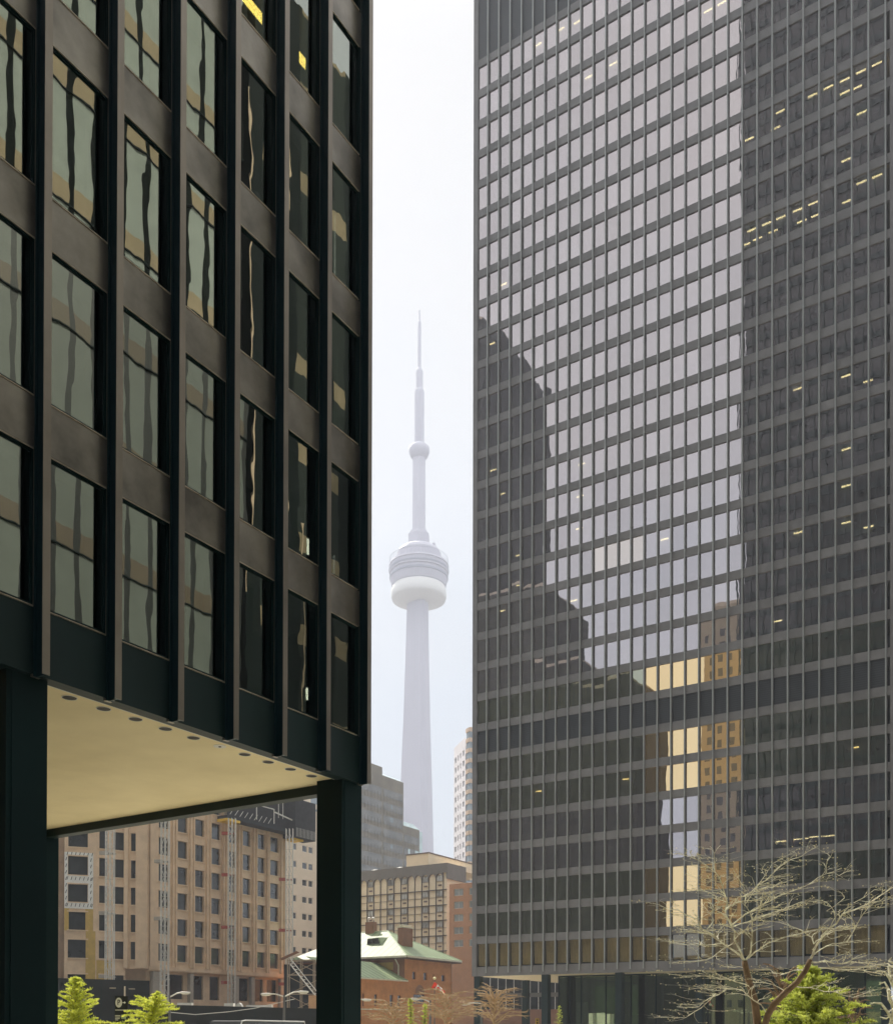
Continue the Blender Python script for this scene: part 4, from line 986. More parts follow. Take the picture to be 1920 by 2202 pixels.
# dormer vent, roof box and chimneys
def onroof(px, py):
    nrm = (E0-E2).cross(AP-E2).normalized(); v = ray(px, py); return v*(E2.dot(nrm)/v.dot(nrm))
d0 = onroof(805, 2031); m = MB(); w = 1.35
m.hexa([d0+Vector((-w, -.1, -.1)), d0+Vector((w, -.1, -.1)), d0+Vector((w*1.2, 2.4, .9)), d0+Vector((-w, 2.4, .9)), d0+Vector((-w*.9, -.1, .85)), d0+Vector((w*.7, -.1, .95)), d0+Vector((w, 2.4, 1.1)), d0+Vector((-w, 2.4, 1.1))]); dm = m.build('dormer', M['copper_plain'], rf)
m = MB(); m.hexa([d0+Vector((-w*.9, -.16, .0)), d0+Vector((w*.8, -.16, .0)), d0+Vector((w*.8, -.11, .0)), d0+Vector((-w*.9, -.11, .0)), d0+Vector((-w*.85, -.16, .75)), d0+Vector((w*.6, -.16, .82)), d0+Vector((w*.6, -.11, .82)), d0+Vector((-w*.85, -.11, .75))]); m.build('vent_louvre', M['dkwin'], dm)
Fc = FX(XO-2.2); a, zt_ = Fc.uz(865, 1995); b, _ = Fc.uz(893, 1995); zt_ = Fc.uz(880, 1992)[1]; a = Fc.uz(866, 2020)[0]; b = Fc.uz(893, 2020)[0]
m = MB(); b = a+(b-a)*.8; m.fbox(Fc, a, b, -.9, 0, ze+.6, zt_-.35); m.build('chimney', M['brickdk'], OB)
m = MB(); m.fbox(Fc, a-.1, b+.1, -1.0, .1, zt_-.35, zt_-.2); m.fbox(Fc, a, b-.3, -.8, -.1, zt_-.05, zt_+.12); m.build('chimney_cap', M['eavelt'], OB)
xc_, zc3 = Fm.uz(798, 2002); m = MB(); m.box(xc_-.75, xc_+.75, ym-.5, ym+.5, za-1.2, za+1.5); m.build('roof_box', M['brickdk'], OB)
m = MB()
for s in (-.4, .4):
    m.lathe((xc_+s, ym), [(.05, za+1.5), (.07, za+1.8), (.2, za+1.95), (.24, za+2.2), (.1, za+2.3)], 10)
m.build('cowl', M['whitetrim'], OB)
# low wing towards the street
yw0 = FO.uz(720, 2150)[0]; zl = FO.uz(868, 2112)[1]; zl2 = zl
hs = []
for (xa, xb, ya_, yb_) in ((779, 782.5, 2137, 2165), (805, 811, 2139, 2164), (838, 845, 2140, 2166), (855, 862, 2141, 2166)):
    hs.append((FO.uz(xa, 2150)[0], FO.uz(xb, 2150)[0], FO.uz(xa, yb_)[1], FO.uz(xa, ya_)[1]))
m = MB(); wall(m, FO, yw0, YO-.03, GZ, zl, hs, .2, .0); m.box(XO-5, XO-.25, yw0, YO-.03, GZ, zl); m.build('wing_wall', M['brick'], OB)
for h in hs: pane(FO, *h, -.16, M['dkwin'], OB, M['brickdk'], ft=.06)
m = MB(); m.fbox(FO, yw0, YO-.05, -.02, .7, zl, zl+.16); m.build('wing_gutter', M['eavelt'], OB)
zr_ = zl+2.9
m = MB(); m.poly([(XO+.7, yw0, zl+.17), (XO+.7, YO-.06, zl+.17), (XO-5.0, YO-.06, zr_), (XO-5.0, yw0, zr_)]); m.build('wing_roof', M['copper'], OB)
m = MB(); m.fbox(FO, yw0, YO-.05, .0, .05, FO.uz(820, 2172)[1]-.08, FO.uz(820, 2172)[1]+.08); m.build('stone_band', M['eavelt'], OB)
# flag
pf = at(934.5, 2108, 84); FG_ = thing('flagpole', (pf.x, pf.y, GZ), 'thin flagpole with a gold ball rising out of the bare trees', 'flagpole')
m = MB(); m.tube([(pf.x, pf.y, GZ), (pf.x, pf.y, pf.z)], [.06, .03], 8); m.build('pole', M['lampgrey'], FG_)
m = MB(); m.lathe((pf.x, pf.y), [(.02, pf.z), (.13, pf.z+.08), (.13, pf.z+.18), (.02, pf.z+.26)], 10); m.build('ball', M['bud'], FG_)
Ff = Frame((pf.x, pf.y), (rt0.x, rt0.y)); s = 84/FPX
FLG = thing('flag', (pf.x+.02, pf.y, pf.z-.2), 'drooping red and white flag with a maple leaf, before the orange brick hall', 'flag')
def fp_(u, v):                               # u along the fly 0..1, v down the hoist 0..1
    tl = (1, -2112.0); x = 934.5 + u*22*1.0 - (1-u)*v*7; y = 2112 + u*20 + v*(13*(1-u)+5*u)
    q = at(934.5, y, 84); return Ff.pt((x-934.5)*s, .12*math.sin(u*9+v*2), q.z)
def fstrip(u0, u1, mat, nm):
    m = MB(); K = 6
    for i in range(K):
        for j in range(4):
            a, b = u0+(u1-u0)*i/K, u0+(u1-u0)*(i+1)/K; m.quad(fp_(a, j/4), fp_(b, j/4), fp_(b, (j+1)/4), fp_(a, (j+1)/4))
    return m.build(nm, mat, FLG, True)
fstrip(0, .27, M['flagred'], 'hoist_band'); wf = fstrip(.27, .73, M['white'], 'white_field'); fstrip(.73, 1, M['flagred'], 'fly_band')
leaf = [(0, .42), (.08, .26), (.19, .31), (.15, .08), (.26, .17), (.30, .09), (.42, .12), (.36, -.02), (.41, -.07), (.18, -.24), (.21, -.32), (.02, -.29), (.02, -.45)]
leaf = leaf+[(-x, y) for x, y in reversed(leaf[1:])] if False else leaf + [(-x, y) for x, y in leaf[:0:-1]]
m = MB(); m.poly([fp_(.5+x*.42, .5-y*.85)+Ff.n*.03 for x, y in leaf]); m.build('maple_leaf', M['flagred'], wf)

# ---- street buildings seen under the right tower
pu = at(1036, 2140, 172); YU = pu.y; FU = FY(YU)
SB = thing('shop_building', (pu.x, YU, GZ), 'dark building with pale window bars and a brick ground floor, seen under the right tower', 'building')
ua, ub = FU.uz(1020, 2140)[0], FU.uz(1215, 2140)[0]; zt_ = FU.uz(1100, 2085)[1]; zm_ = FU.uz(1080, 2146)[1]; zn = FU.uz(1080, 2137)[1]; zl = FU.uz(1080, 2172)[1]
m = MB(); m.fbox(FU, ua, ub, -15, -.1, GZ, zt_); m.build('wall', M['slatewall'], SB)
m = MB(); m.fbox(FU, ua, ub, -.1, .05, GZ, zl); m.build('brick_base', M['brickdk'], SB)
m = MB(); m.fbox(FU, ua, ub, -.1, -.05, zl, zt_-.6); m.build('glazing', M['dkwin'], SB)
m = MB(); m.fbox(FU, ua, ub, -.05, .1, zm_, zn); m.build('floor_band', M['mansard'], SB)
m = MB(); u = ua
while u < ub: m.fbox(FU, u, u+.12, -.05, .03, zl, zt_-.6); u += 1.55
m.build('window_bars', M['galv'], SB)
pu2 = at(1163, 2180, 150)
SL = thing('traffic_signal', (pu2.x, pu2.y, GZ), 'yellow traffic signal between two columns of the right tower', 'traffic signal')
F = Frame((pu2.x-.8, pu2.y), (rt0.x, rt0.y)); p_ = at(1155, 2202, 120); q_ = at(1155, 2191, 120)
SL.location = (p_.x, p_.y, GZ); F = Frame((p_.x, p_.y), (rt0.x, rt0.y))
m = MB(); m.fbox(F, -.06, .06, -.35, -.25, GZ, q_.z); m.build('post', M['lampgrey'], SL)
m = MB(); m.fbox(F, -.2, .2, -.22, .05, q_.z-1.1, q_.z); m.build('housing', M['yellow'], SL)
m = MB()
for j in range(3): m.tube([F.pt(0, .05, q_.z-.22-j*.33), F.pt(0, .09, q_.z-.22-j*.33)], .11, 12)
m.build('lens', M['black'], SL)

# ------------------------------------------------------------------ city behind the camera (reflected in the glass), with blocks added to cut sky light
M['bk_pane'] = stripes('grey_pane_bands', (.40, .44, .40), (.42, .34, .23), 2, 7.6, .17, .9, 0, 1, 1.95, .26, (.010, .013, .012), .03)
M['bk_low'] = stripes('shaded_pane_bands', (.15, .17, .15), (.13, .10, .065), 2, 7.6, .17, .5, 0, 1, 1.95, .24, (.010, .013, .012))  # darker copy of the pane bands, street-level shade put into the colour
M['bk_dark'] = stripes('dark_window_bands', (.06, .055, .045), (.018, .022, .02), 2, 3.8, .62, .5, 0, 1, 3.2, .4, (.014, .018, .016))
M['bk_y'] = stripes('dark_tower_bands', (.010, .018, .020), (.004, .010, .012), 2, 3.8, .6, .8, 0, spec=.1)
M['bk_olive'] = stripes('olive_tower_bands', (.022, .026, .016), (.010, .013, .010), 2, 3.6, .5, .8, 0, 0, 2.4, .3, (.016, .018, .012), .1)
M['bk_beige'] = stripes('beige_tower_windows', (.27, .235, .17), (.27, .235, .17), 2, 3.5, .1, .7, 0)
def bk(name, x0, x1, y0, y1, h, mat, lab, steps=()):
    T_ = thing(name, ((x0+x1)/2, y0, GZ), lab, 'building'); m = MB(); m.box(x0, x1, y0, y1, GZ, h); m.build('wall', mat, T_)
    m = MB(); m.box(x0+.8, x1-.8, y0+.8, y1-.8, h, h+1.2); m.build('parapet', M['concrete'], T_)
    for (a, b, c, d, z) in steps: m = MB(); m.box(a, b, c, d, h, z); m.build('upper_storeys', mat, T_)
    return T_
bko = bk('office_tower', 25, 60, 12, 57, 92, M['bk_pane'], 'slab tower with tan bands and dark piers, mirrored in the near tower windows')
M['bk_two'] = stripes('dark_pane_tan_bands', (.035, .045, .04), (.36, .29, .19), 2, 7.6, .22, .6, 0, 1, 4.1, .55, (.008, .014, .013), .03, off=2)
b2_ = bk('office_tower', 25, 60, 58, 98, 86, M['bk_two'], 'dark banded tower beside the slab across the plaza, mirrored in the near tower corner windows')
bk('office_tower', -230, -160, -110, -68, 226, M['bk_y'], 'dark skyscraper behind the photographer, mirrored high in the right tower')
bk('office_tower', -180, -137, -96, -62, 134, M['bk_olive'], 'olive banded tower behind the photographer, mirrored low at the left of the right tower')
bk('office_tower', -136.5, -121.5, -84, -56, 106, M['bk_olive'], 'narrow olive tower behind the photographer, stepping down beside the taller olive one')
bk('office_tower', -121, -103, -76, -50, 95, M['bk_olive'], 'lower olive tower behind the photographer, mirrored beside the gold panes')
bk('office_tower', -48, 110, -122, -94, 185, M['bk_y'], 'very wide dark slab added unseen behind the photographer to block sky light')  # added blocker: darkens the lower spandrels
bk('office_tower', 66, 100, -60, 96, 190, M['bk_y'], 'tall dark tower added unseen behind the tan-banded slab to block sky light')  # added blocker: keeps sky light off the plaza side of both towers
bk('sky_blocker', -330, -20, -112, -98, 20, M['bk_olive'], 'low block added behind the photographer to hide sky from the lobby glass')  # added screen: shuts out the low sky gap reflected in the lobby
tb = bk('office_tower', -84, -56, -80, -50, 108, M['bk_beige'], 'beige tower with punched windows behind the photographer, mirrored in the right tower gold panes')
m = MB(); m.box(24.6, 24.98, 12, 57, GZ, 50); m.build('shaded_front', M['bk_low'], bko)  # thin front added so the lower storeys mirror as shaded
m = MB()
for k in range(0, 12): m.box(24.5 if k < 7 else 24.9, 25, 12, 57, k*7.6-.13, k*7.6-.04)
m.build('band_joint', M['bk_y'], bko)
F5 = Frame((25, 98), (0, -1)); m = MB(); rr5 = random.Random(4)
for j in range(20):
    u = 1+j*2.05
    if rr5.random() < .6: z = 8+rr5.uniform(0, 30); m.fbox(F5, u, u+.12, .0, .05, z, z+rr5.uniform(15, 45))
m.build('pale_panels', M['sandlight'], b2_)
FT = Frame((-56, -50), (-1, 0)); m = MB()
for k in range(28):
    for j in range(9): m.fbox(FT, 1.2+j*3.0, 2.5+j*3.0, 0, .02, 4+k*3.6, 6+k*3.6)
o = m.build('window', M['dkwin'], tb); o['kind'] = 'stuff'

# ------------------------------------------------------------------ trees
class Tree:
    def __init__(s, rnd): s.tr = MB(); s.cr = MB(); s.bd = MB(); s.r = rnd
def rvec(r): return Vector((r.uniform(-1, 1), r.uniform(-1, 1), r.uniform(-1, 1)))
def limb(mb, pts, r0, r1, k=6, wob=.0, rnd=R):
    out = []; n = len(pts)
    for i in range(n-1):
        for t in (0, .5): out.append(pts[i].lerp(pts[i+1], t)+(rvec(rnd)*wob if (i or t) else Vector((0, 0, 0))))
    out.append(pts[-1]); rr = [r0+(r1-r0)*(j/(len(out)-1)) for j in range(len(out))]
    mb.tube(out, rr, k); return out, rr
def twig(T_, p, d, length, r, depth, lift, flat, budr=0):
    n = max(3, int(length/.11)); pts = [p]; dd = d.copy()
    for i in range(n):
        dd = dd + rvec(T_.r)*.30; dd.z = dd.z*flat + lift*.12; dd.normalize(); pts.append(pts[-1]+dd*(length/n))
    T_.cr.tube(pts, [r*(1-.72*i/n) for i in range(n+1)], 4 if r > .006 else 3)
    if depth > 0:
        for i in range(1, n):
            if T_.r.random() < .62:
                sd = (pts[i]-pts[i-1]).normalized(); side = rvec(T_.r); side.z *= .35; side -= sd*side.dot(sd)
                if side.length < 1e-3: continue
                nd = (sd*.75+side.normalized()*T_.r.uniform(.5, 1.0)+Vector((0, 0, lift*.2))).normalized()
                twig(T_, pts[i], nd, length*T_.r.uniform(.28, .55), r*.62, depth-1, lift, flat, budr)
    elif budr and T_.r.random() < .8:
        q = pts[-1]; b = budr; T_.bd.hexa([q+Vector(v)*b for v in ((-1, -1, -1), (1, -1, -1), (1, 1, -1), (-1, 1, -1), (-1, -1, 1.3), (1, -1, 1.3), (1, 1, 1.3), (-1, 1, 1.3))])
def spray(T_, out, rr, spacing, L0, depth, lift, flat, budr, skip=.25):
    acc = 0; tot = sum((out[i+1]-out[i]).length for i in range(len(out)-1)); run = 0
    for i in range(1, len(out)):
        seg = out[i]-out[i-1]; n = max(1, int(seg.length/spacing))
        for j in range(n):
            f = (run+seg.length*j/n)/tot
            if f < skip: continue
            p = out[i-1]+seg*(j/n); sd = seg.normalized(); side = rvec(T_.r); side.z *= .4; side -= sd*side.dot(sd); side.normalize()
            d = (sd*T_.r.uniform(.5, 1.1)+side*.8+Vector((0, 0, lift*.15))).normalized()
            twig(T_, p, d, L0*T_.r.uniform(.5, 1.15)*(1.15-.5*f), min(rr[i]*.7, .0105), depth, lift, flat, budr)
        run += seg.length
TD = 20.0
t1 = Tree(random.Random(11))
p = at(1625, 2210, TD); base = Vector((p.x, p.y, GZ))
TR = thing('bare_tree', base, 'large leafless tree with pale spreading branches in front of the right tower', 'tree')
def zp(x, y, v=0): return at(1400+x/3.446, 1780+y/3.446, TD+v)
tr_pts = [Vector((base.x, base.y, GZ)), zp(788, 1454), zp(770, 1300), zp(735, 1180, .05), zp(705, 1060, .1), zp(690, 990, .1)]
limb(t1.tr, tr_pts, .085, .055, 8)
limb(t1.tr, [Vector((base.x+.1, base.y, GZ)), zp(845, 1454, -.1), zp(865, 1390, -.1), zp(910, 1310, -.2), zp(1000, 1220, -.3), zp(1080, 1150, -.35), zp(1140, 1070, -.4), zp(1180, 980, -.4)], .07, .045, 8)
Ls = [
 ([(690, 990, .1), (620, 920, -.1), (520, 850, -.3), (430, 790, -.5), (400, 755, -.6), (345, 690, -.8), (250, 640, -1.0), (120, 600, -1.2), (10, 560, -1.4)], .034, .008),
 ([(415, 755, -.6), (455, 690, -.5), (455, 600, -.5), (500, 540, -.4), (430, 480, -.5), (300, 450, -.7)], .022, .007),
 ([(690, 990, .1), (645, 880, .2), (610, 780, .2), (575, 700, .3), (555, 600, .3), (548, 520, .3), (530, 440, .2), (475, 330, .1), (350, 240, -.1), (200, 200, -.4), (140, 180, -.5)], .036, .006),
 ([(475, 335, .1), (470, 190, .1), (515, 130, .2)], .013, .007),
 ([(470, 190, .1), (435, 140, .1)], .009, .006),
 ([(470, 330, .1), (480, 230, .4), (340, 235, .3)], .010, .006),
 ([(700, 985, .1), (740, 880, 0), (752, 780, 0), (758, 680, 0), (690, 580, .1), (680, 450, .2), (600, 300, .3)], .034, .006),
 ([(758, 680, 0), (820, 590, -.2), (838, 490, -.3), (800, 480, -.4)], .020, .007),
 ([(555, 610, .3), (640, 530, .2), (730, 480, 0), (850, 380, -.2), (960, 290, -.4), (1100, 210, -.6), (1235, 140, -.8)], .024, .006),
 ([(930, 310, -.4), (940, 285, -.4), (905, 270, -.4)], .010, .006),
 ([(590, 730, .3), (700, 650, .2), (830, 575, 0), (950, 520, -.2), (1040, 470, -.3), (1180, 400, -.5), (1300, 335, -.7), (1400, 305, -.9)], .024, .006),
 ([(1300, 335, -.7), (1310, 250, -.7), (1355, 160, -.7)], .012, .008),
 ([(1310, 340, -.7), (1400, 355, -.8), (1495, 315, -.9)], .010, .006),
 ([(600, 740, .3), (740, 690, .6), (900, 640, .8), (1100, 560, 1.0), (1275, 540, 1.2)], .020, .006),
 ([(620, 560, .3), (750, 540, .7), (850, 510, .9)], .014, .006),
 ([(800, 460, -.1), (900, 440, .2), (1005, 405, .4)], .013, .006),
 ([(1180, 980, -.4), (1200, 890, -.5), (1250, 830, -.6), (1330, 750, -.7), (1430, 650, -.8), (1600, 560, -1.0), (1792, 440, -1.2), (1900, 380, -1.3)], .040, .009),
 ([(1250, 830, -.6), (1210, 860, -.6), (1160, 790, -.4), (1080, 740, -.2), (960, 700, 0), (830, 690, .1)], .020, .006),
 ([(1450, 850, -.6), (1540, 700, -.9), (1620, 590, -1.0), (1700, 540, -1.1)], .018, .006),
 ([(1180, 1000, -.4), (1290, 1000, -.7), (1420, 1012, -.9), (1550, 995, -1.1), (1710, 1020, -1.3), (1850, 1040, -1.5)], .028, .010),
 ([(1250, 1040, -.4), (1400, 1045, -.2), (1560, 1060, 0), (1700, 1085, .2), (1830, 1110, .3)], .018, .007),
 ([(1190, 960, -.4), (1290, 880, -.3), (1420, 850, -.2), (1630, 850, 0)], .020, .006),
 ([(1250, 830, -.6), (1400, 740, -.2), (1520, 735, 0), (1600, 740, .1)], .017, .006),
 ([(740, 1185, .05), (640, 1150, -.2), (520, 1110, -.4), (400, 1110, -.6), (230, 1110, -.9), (80, 1070, -1.1)], .022, .006),
 ([(860, 1385, -.1), (750, 1270, -.3), (680, 1205, -.4), (560, 1185, -.6), (450, 1190, -.8), (240, 1212, -1.0)], .022, .006),
 ([(690, 1215, -.4), (560, 1200, -.3), (440, 1260, -.2), (350, 1320, -.1), (190, 1330, 0)], .018, .006),
 ([(480, 1230, -.2), (380, 1350, 0), (250, 1400, .2), (20, 1410, .3)], .014, .006),
 ([(520, 860, -.3), (430, 880, -.1), (350, 870, 0), (200, 860, .2), (30, 820, .4)], .019, .006),
 ([(560, 880, -.3), (450, 960, -.5), (300, 1000, -.7), (150, 1005, -.8)], .018, .006),
 ([(430, 790, -.5), (350, 770, -.3), (210, 760, -.1)], .014, .006),
 ([(500, 830, -.3), (500, 790, 0), (540, 750, .2), (560, 800, .4)], .012, .006),
 ([(720, 970, .1), (800, 900, -.2), (930, 840, -.4), (1060, 790, -.6), (1200, 750, -.8), (1350, 745, -.9)], .024, .006),
 ([(1000, 1220, -.3), (900, 1160, -.1), (760, 1140, .2), (650, 1120, .4)], .016, .006),
 ([(1050, 1180, -.3), (1200, 1190, 0), (1350, 1230, .3), (1500, 1250, .5), (1680, 1200, .7)], .016, .006),
 ([(680, 1040, .1), (620, 1030, .3), (530, 1030, .5)], .012, .006),
 ([(1140, 1060, -.4), (1050, 1060, 0), (960, 1100, .3), (860, 1060, .5), (760, 1050, .6)], .015, .006),
 ([(545, 500, .3), (480, 420, .2), (400, 400, .1), (260, 340, 0)], .013, .005),
 ([(690, 580, .1), (780, 420, .3), (900, 280, .5), (1065, 180, .6)], .014, .005),
 ([(1300, 620, -.7), (1440, 530, -.7), (1400, 490, -.7), (1320, 440, -.8)], .010, .005),
 ([(1500, 560, -.9), (1640, 460, -1.0), (1710, 465, -1.0)], .010, .005),
]
for pts, r0, r1 in Ls:
    P_ = [zp(*q) for q in pts]; o_, rr_ = limb(t1.cr, P_, r0*.60, r1*.55, 6, .03, t1.r)
    spray(t1, o_, rr_, .075, .66, 2, .45, .5, .0075, .14)
t1.tr.build('trunk', M['barkdk'], TR, True); t1.cr.build('branches', M['bark'], TR); t1.bd.build('buds', M['bud'], TR)
def bare(px, ytop, D, halfw, lab, seed, nlimb=7, mat='bark2', twr=1.0, flat=.35):
    """small street tree with flat tiers of winter twigs"""
    rn = random.Random(seed); tt = Tree(rn); b = at(px, 2200, D); b = Vector((b.x, b.y, GZ)); zt = at(px, ytop, D).z; s = D/FPX; w = halfw*s; mr = max(.008, D*.00042)
    T_ = thing('bare_tree', b, lab, 'tree', 'leafless street trees')
    h0 = GZ+(zt-GZ)*.35; limb(tt.tr, [b, b+Vector((.05, 0, (h0-GZ)*.6)), Vector((b.x, b.y, h0))], .1, .075, 7)
    for j in range(nlimb*2):
        a = 2.399*j+rn.uniform(-.3, .3); hz = .35+.62*(j/(nlimb*2-1)); reach = w*(1.08-.55*hz)*rn.uniform(.8, 1.1); st = Vector((b.x, b.y, h0+(zt-h0)*max(0, hz-.30)))
        e = Vector((b.x+math.cos(a)*reach, b.y+math.sin(a)*reach, h0+(zt-h0)*hz)); mid = st.lerp(e, .45)+Vector((0, 0, (zt-h0)*.12)); e.z -= (zt-h0)*.10*(1-hz)
        o_, rr_ = limb(tt.cr, [st, mid, e], .045, mr, 5, .07, rn)
        acc = 0
        for i in range(1, len(o_)):
            seg = o_[i]-o_[i-1]; n = max(1, int(seg.length/(.16*twr)))
            for q in range(n):
                if i == 1 and q < n*.5: continue
                p = o_[i-1]+seg*(q/n); sd = seg.normalized(); side = rvec(rn); side.z *= .3; side -= sd*side.dot(sd); side.normalize()
                d = (sd*rn.uniform(.5, 1.1)+side*.8).normalized(); d.z *= .35; twig(tt, p, d.normalized(), w*.34*rn.uniform(.5, 1.1), mr, 1, .04, .6, 0)
    tt.tr.build('trunk', M['barkdk'], T_); tt.cr.build('branches', M[mat], T_); return T_
bare(958, 2126, 62, 95, 'leafless tree with flat tiers of twigs in front of the orange brick house', 3, 12)
bare(845, 2146, 66, 75, 'small leafless tree left of the green sapling, before the brick wing', 5, 11)
bare(1062, 2116, 55, 80, 'leafless tree in front of the right tower left-hand columns', 8, 12)
bare(1680, 2065, 30, 70, 'shaded leafless tree behind the large pale one and the evergreen', 9, 9, 'barkdk', 1.0, .8)
bare(1925, 2055, 24, 60, 'leafless tree cut by the right edge of the picture', 12, 8, 'bark')
bare(1835, 2120, 44, 50, 'far shaded leafless tree before the lobby glass at the right', 14, 7, 'barkdk')
# needle trees
def conifer(px, ytop, D, halfw, lab, seed, mat, dens=1.0, lean=0, n_br=60, full=1.0, name='larch_tree', grp='young larches'):
    rn = random.Random(seed); b = at(px, 2200, D); b = Vector((b.x, b.y, GZ)); tp = at(px+lean, ytop, D); s = D/FPX; w = halfw*s
    T_ = thing(name, b, lab, 'tree', grp); H = tp.z-GZ; tr = MB(); cr = MB(); tr.tube([b, b.lerp(tp, .5), tp], [.07, .045, .01], 7)
    for j in range(n_br):
        f = (j+.5)/n_br; f = 1-(1-f)**1.05
        st = b.lerp(tp, .12+.88*f); a = j*2.399+rn.uniform(-.4, .4); L_ = w*(1-f)**.75*rn.uniform(.35, 1.25)*full+.06
        d = Vector((math.cos(a), math.sin(a), rn.uniform(.25, .85))); pts = [st]; n = max(4, int(L_/.09))
        for i in range(n): d.z -= .07*rn.uniform(0, 1.3); d2 = (d+rvec(rn)*.25).normalized(); pts.append(pts[-1]+d2*(L_/n))
        tr.tube(pts, [.014*(1-.8*i/n) for i in range(n+1)], 3)
        for i in range(1, len(pts)):
            seg = pts[i]-pts[i-1]
            for q in range(int(5*dens)):
                p0 = pts[i-1]+seg*rn.random(); sd = rvec(rn); sd.z = abs(sd.z)*.5-.1; sd.normalize(); l2 = rn.uniform(.06, .17)*(.7+.5*(1-f)); e = p0+(sd+seg.normalized()*.8).normalized()*l2
                for h_ in range(5):
                    q0 = p0.lerp(e, (h_+.2)/5); nd = (rvec(rn)+(e-p0).normalized()*.9).normalized()*rn.uniform(.026, .055); sdv = nd.cross(rvec(rn)).normalized()*.011
                    cr.v += [tuple(q0-sdv), tuple(q0+sdv), tuple(q0+nd+sdv*.5), tuple(q0+nd-sdv*.5)]; k = len(cr.v); cr.f.append((k-4, k-3, k-2, k-1))
    tr.build('trunk', M['barkdk'], T_); cr.build('crown', mat, T_); return T_
conifer(160, 2105, 43, 62, 'bright lime young larch beside the near left column', 21, M['lime'], 2.4, 4, 110, 1.35)
conifer(300, 2138, 41, 84, 'bright lime young larch with flat spreading boughs right of the parking sign', 22, M['lime'], 2.4, 38, 75, 1.5)
conifer(1745, 2084, 24, 120, 'yellow-green needle tree behind the large bare tree', 23, M['limedk'], 2.2, -5, 200, 1.25, 'evergreen_tree', None)
conifer(885, 2150, 52, 14, 'thin yellow-green sapling left of the tiered bare tree', 24, M['limedk'], 1.0, -3, 40, 1.0, 'sapling', 'green saplings before the brick hall')
conifer(911, 2162, 52, 13, 'thin yellow-green sapling right of its twin, under the tiered bare tree', 25, M['limedk'], 1.0, 3, 36, 1.0, 'sapling', 'green saplings before the brick hall')
conifer(1203, 2165, 96, 13, 'small dark green conifer reflected at the lobby glass corner of the right tower', 26, M['limedk'], 1.0, 0, 40, 1.2, 'conifer', None)

# ------------------------------------------------------------------ haze
m = MB(); m.box(-900, 75, -140, 900, GZ-1.2, 565); hz = m.build('haze', None); hz['kind'] = 'stuff'
hm, nt, out = newmat('haze'); v = N(nt, 'ShaderNodeVolumePrincipled', Density=.00052, Anisotropy=.1); v.inputs['Color'].default_value = (.86, .90, 1.0, 1); nt.links.new(v.outputs[0], out.inputs['Volume']); hz.data.materials.append(hm)

# ------------------------------------------------------------------ sky, sun, camera
SKY = .535
SUN_A, SUN_E = 65, 48                         # degrees left of +Y, above the horizon
W = bpy.data.worlds.new('World'); S.world = W; W.use_nodes = True; nt = W.node_tree; nt.nodes.clear(); L = nt.links.new
out = nt.nodes.new('ShaderNodeOutputWorld'); sky = nt.nodes.new('ShaderNodeTexSky'); sky.sky_type = 'NISHITA'; sky.sun_disc = False
sky.sun_elevation = rad(SUN_E); sky.sun_rotation = rad(-SUN_A); sky.air_density = 1.0; sky.dust_density = 3.0
b1 = nt.nodes.new('ShaderNodeBackground'); b1.inputs[1].default_value = .01; L(sky.outputs[0], b1.inputs[0])
tc = nt.nodes.new('ShaderNodeTexCoord'); nz = N(nt, 'ShaderNodeTexNoise', Scale=2.2, Detail=6.0, Roughness=.55); mp = N(nt, 'ShaderNodeMapping'); mp.inputs['Scale'].default_value = (1, 1, 2.2)
L(tc.outputs['Generated'], mp.inputs[0]); L(mp.outputs[0], nz.inputs['Vector'])
sx = N(nt, 'ShaderNodeSeparateXYZ'); L(tc.outputs['Generated'], sx.inputs[0])
el = N(nt, 'ShaderNodeMapRange'); el.inputs[1].default_value = .2; el.inputs[2].default_value = .68; el.inputs[4].default_value = .5; L(sx.outputs[2], el.inputs[0])
ad = N(nt, 'ShaderNodeMath', operation='MULTIPLY_ADD'); ad.inputs[1].default_value = .75; L(nz.outputs['Fac'], ad.inputs[0]); L(el.outputs[0], ad.inputs[2])
rp = N(nt, 'ShaderNodeValToRGB'); L(ad.outputs[0], rp.inputs[0])
rp.color_ramp.elements[0].position = .42; rp.color_ramp.elements[0].color = (.80, .875, .965, 1); rp.color_ramp.elements[1].position = .88; rp.color_ramp.elements[1].color = (.97, .965, .95, 1)
b2 = nt.nodes.new('ShaderNodeBackground'); b2.inputs[1].default_value = .95; L(rp.outputs[0], b2.inputs[0])
zn_ = N(nt, 'ShaderNodeMapRange', interpolation_type='SMOOTHSTEP'); zn_.inputs[1].default_value = .70; zn_.inputs[2].default_value = .96; zn_.inputs[3].default_value = SKY; zn_.inputs[4].default_value = SKY*3.6; L(sx.outputs[2], zn_.inputs[0])
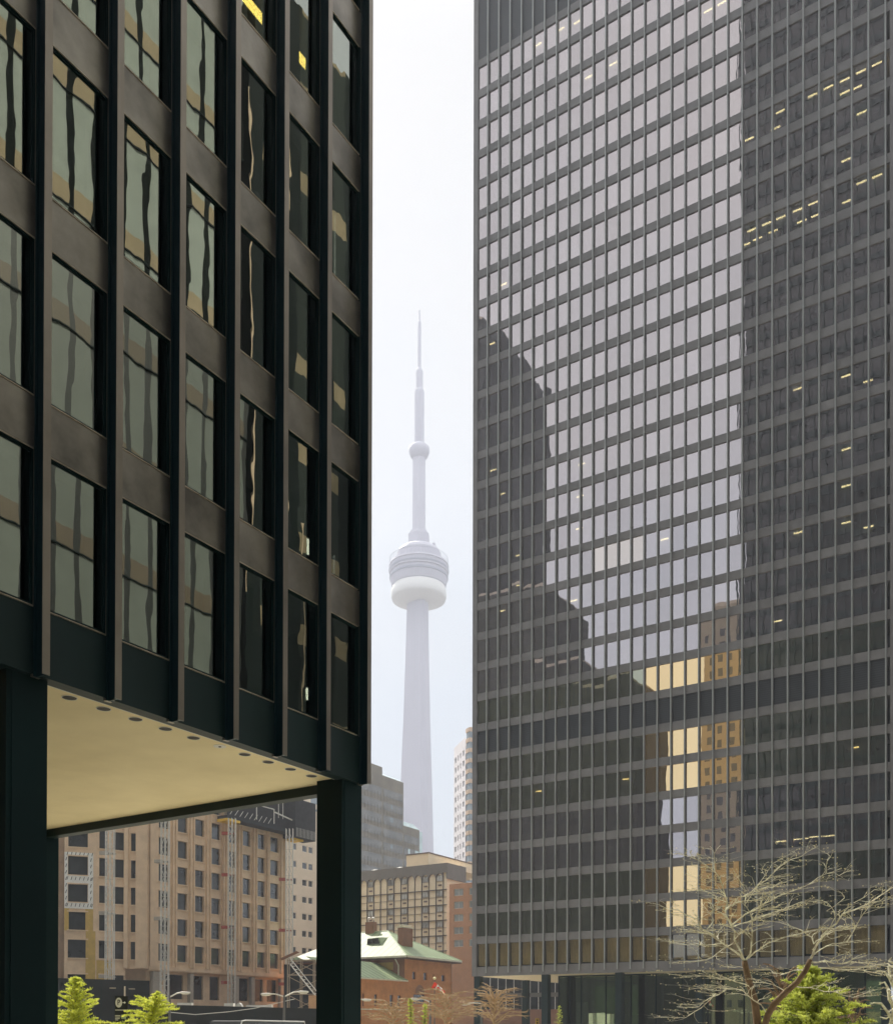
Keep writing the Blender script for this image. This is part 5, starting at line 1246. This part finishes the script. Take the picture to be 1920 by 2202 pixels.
dt = N(nt, 'ShaderNodeVectorMath', operation='DOT_PRODUCT'); dt.inputs[1].default_value = (-math.sin(YAW), math.cos(YAW), 0); L(tc.outputs['Generated'], dt.inputs[0])
bm = N(nt, 'ShaderNodeMapRange', interpolation_type='SMOOTHSTEP'); bm.inputs[1].default_value = .75; bm.inputs[2].default_value = .1; bm.inputs[3].default_value = 1.0; bm.inputs[4].default_value = 1.3; L(dt.outputs['Value'], bm.inputs[0])   # sky strength raised away from the view direction, added as fill light
mm_ = N(nt, 'ShaderNodeMath', operation='MULTIPLY'); L(zn_.outputs[0], mm_.inputs[0]); L(bm.outputs[0], mm_.inputs[1]); L(mm_.outputs[0], b2.inputs[1])
#   # an overcast sky is brightest overhead
ads = nt.nodes.new('ShaderNodeAddShader'); L(b1.outputs[0], ads.inputs[0]); L(b2.outputs[0], ads.inputs[1]); L(ads.outputs[0], out.inputs[0])
sl = bpy.data.lights.new('sun', 'SUN'); sl.energy = 4.8; sl.angle = rad(1.5); sl.color = (1, .93, .82); so = bpy.data.objects.new('sun', sl); COL.objects.link(so)
sd = Vector((-math.sin(rad(SUN_A))*math.cos(rad(SUN_E)), math.cos(rad(SUN_A))*math.cos(rad(SUN_E)), math.sin(rad(SUN_E))))
so.rotation_euler = sd.to_track_quat('Z', 'Y').to_euler(); so.location = (0, 0, 300)
cd = bpy.data.cameras.new('camera'); co = bpy.data.objects.new('camera', cd); COL.objects.link(co); S.camera = co
cd.sensor_fit = 'HORIZONTAL'; cd.sensor_width = 36; cd.lens = FPX/1920*36; cd.shift_y = (CY-1101)/1920; cd.clip_end = 6000; cd.clip_start = .2
co.matrix_world = Matrix(((rt.x, up.x, -fw.x, 0), (rt.y, up.y, -fw.y, 0), (rt.z, up.z, -fw.z, 0), (0, 0, 0, 1)))
S.view_settings.view_transform = 'Standard'; S.view_settings.look = 'None'; S.view_settings.exposure = .62; S.view_settings.gamma = 1
S.cycles.max_bounces = 8; S.cycles.transparent_max_bounces = 12; S.cycles.volume_bounces = 0; S.cycles.use_denoising = True
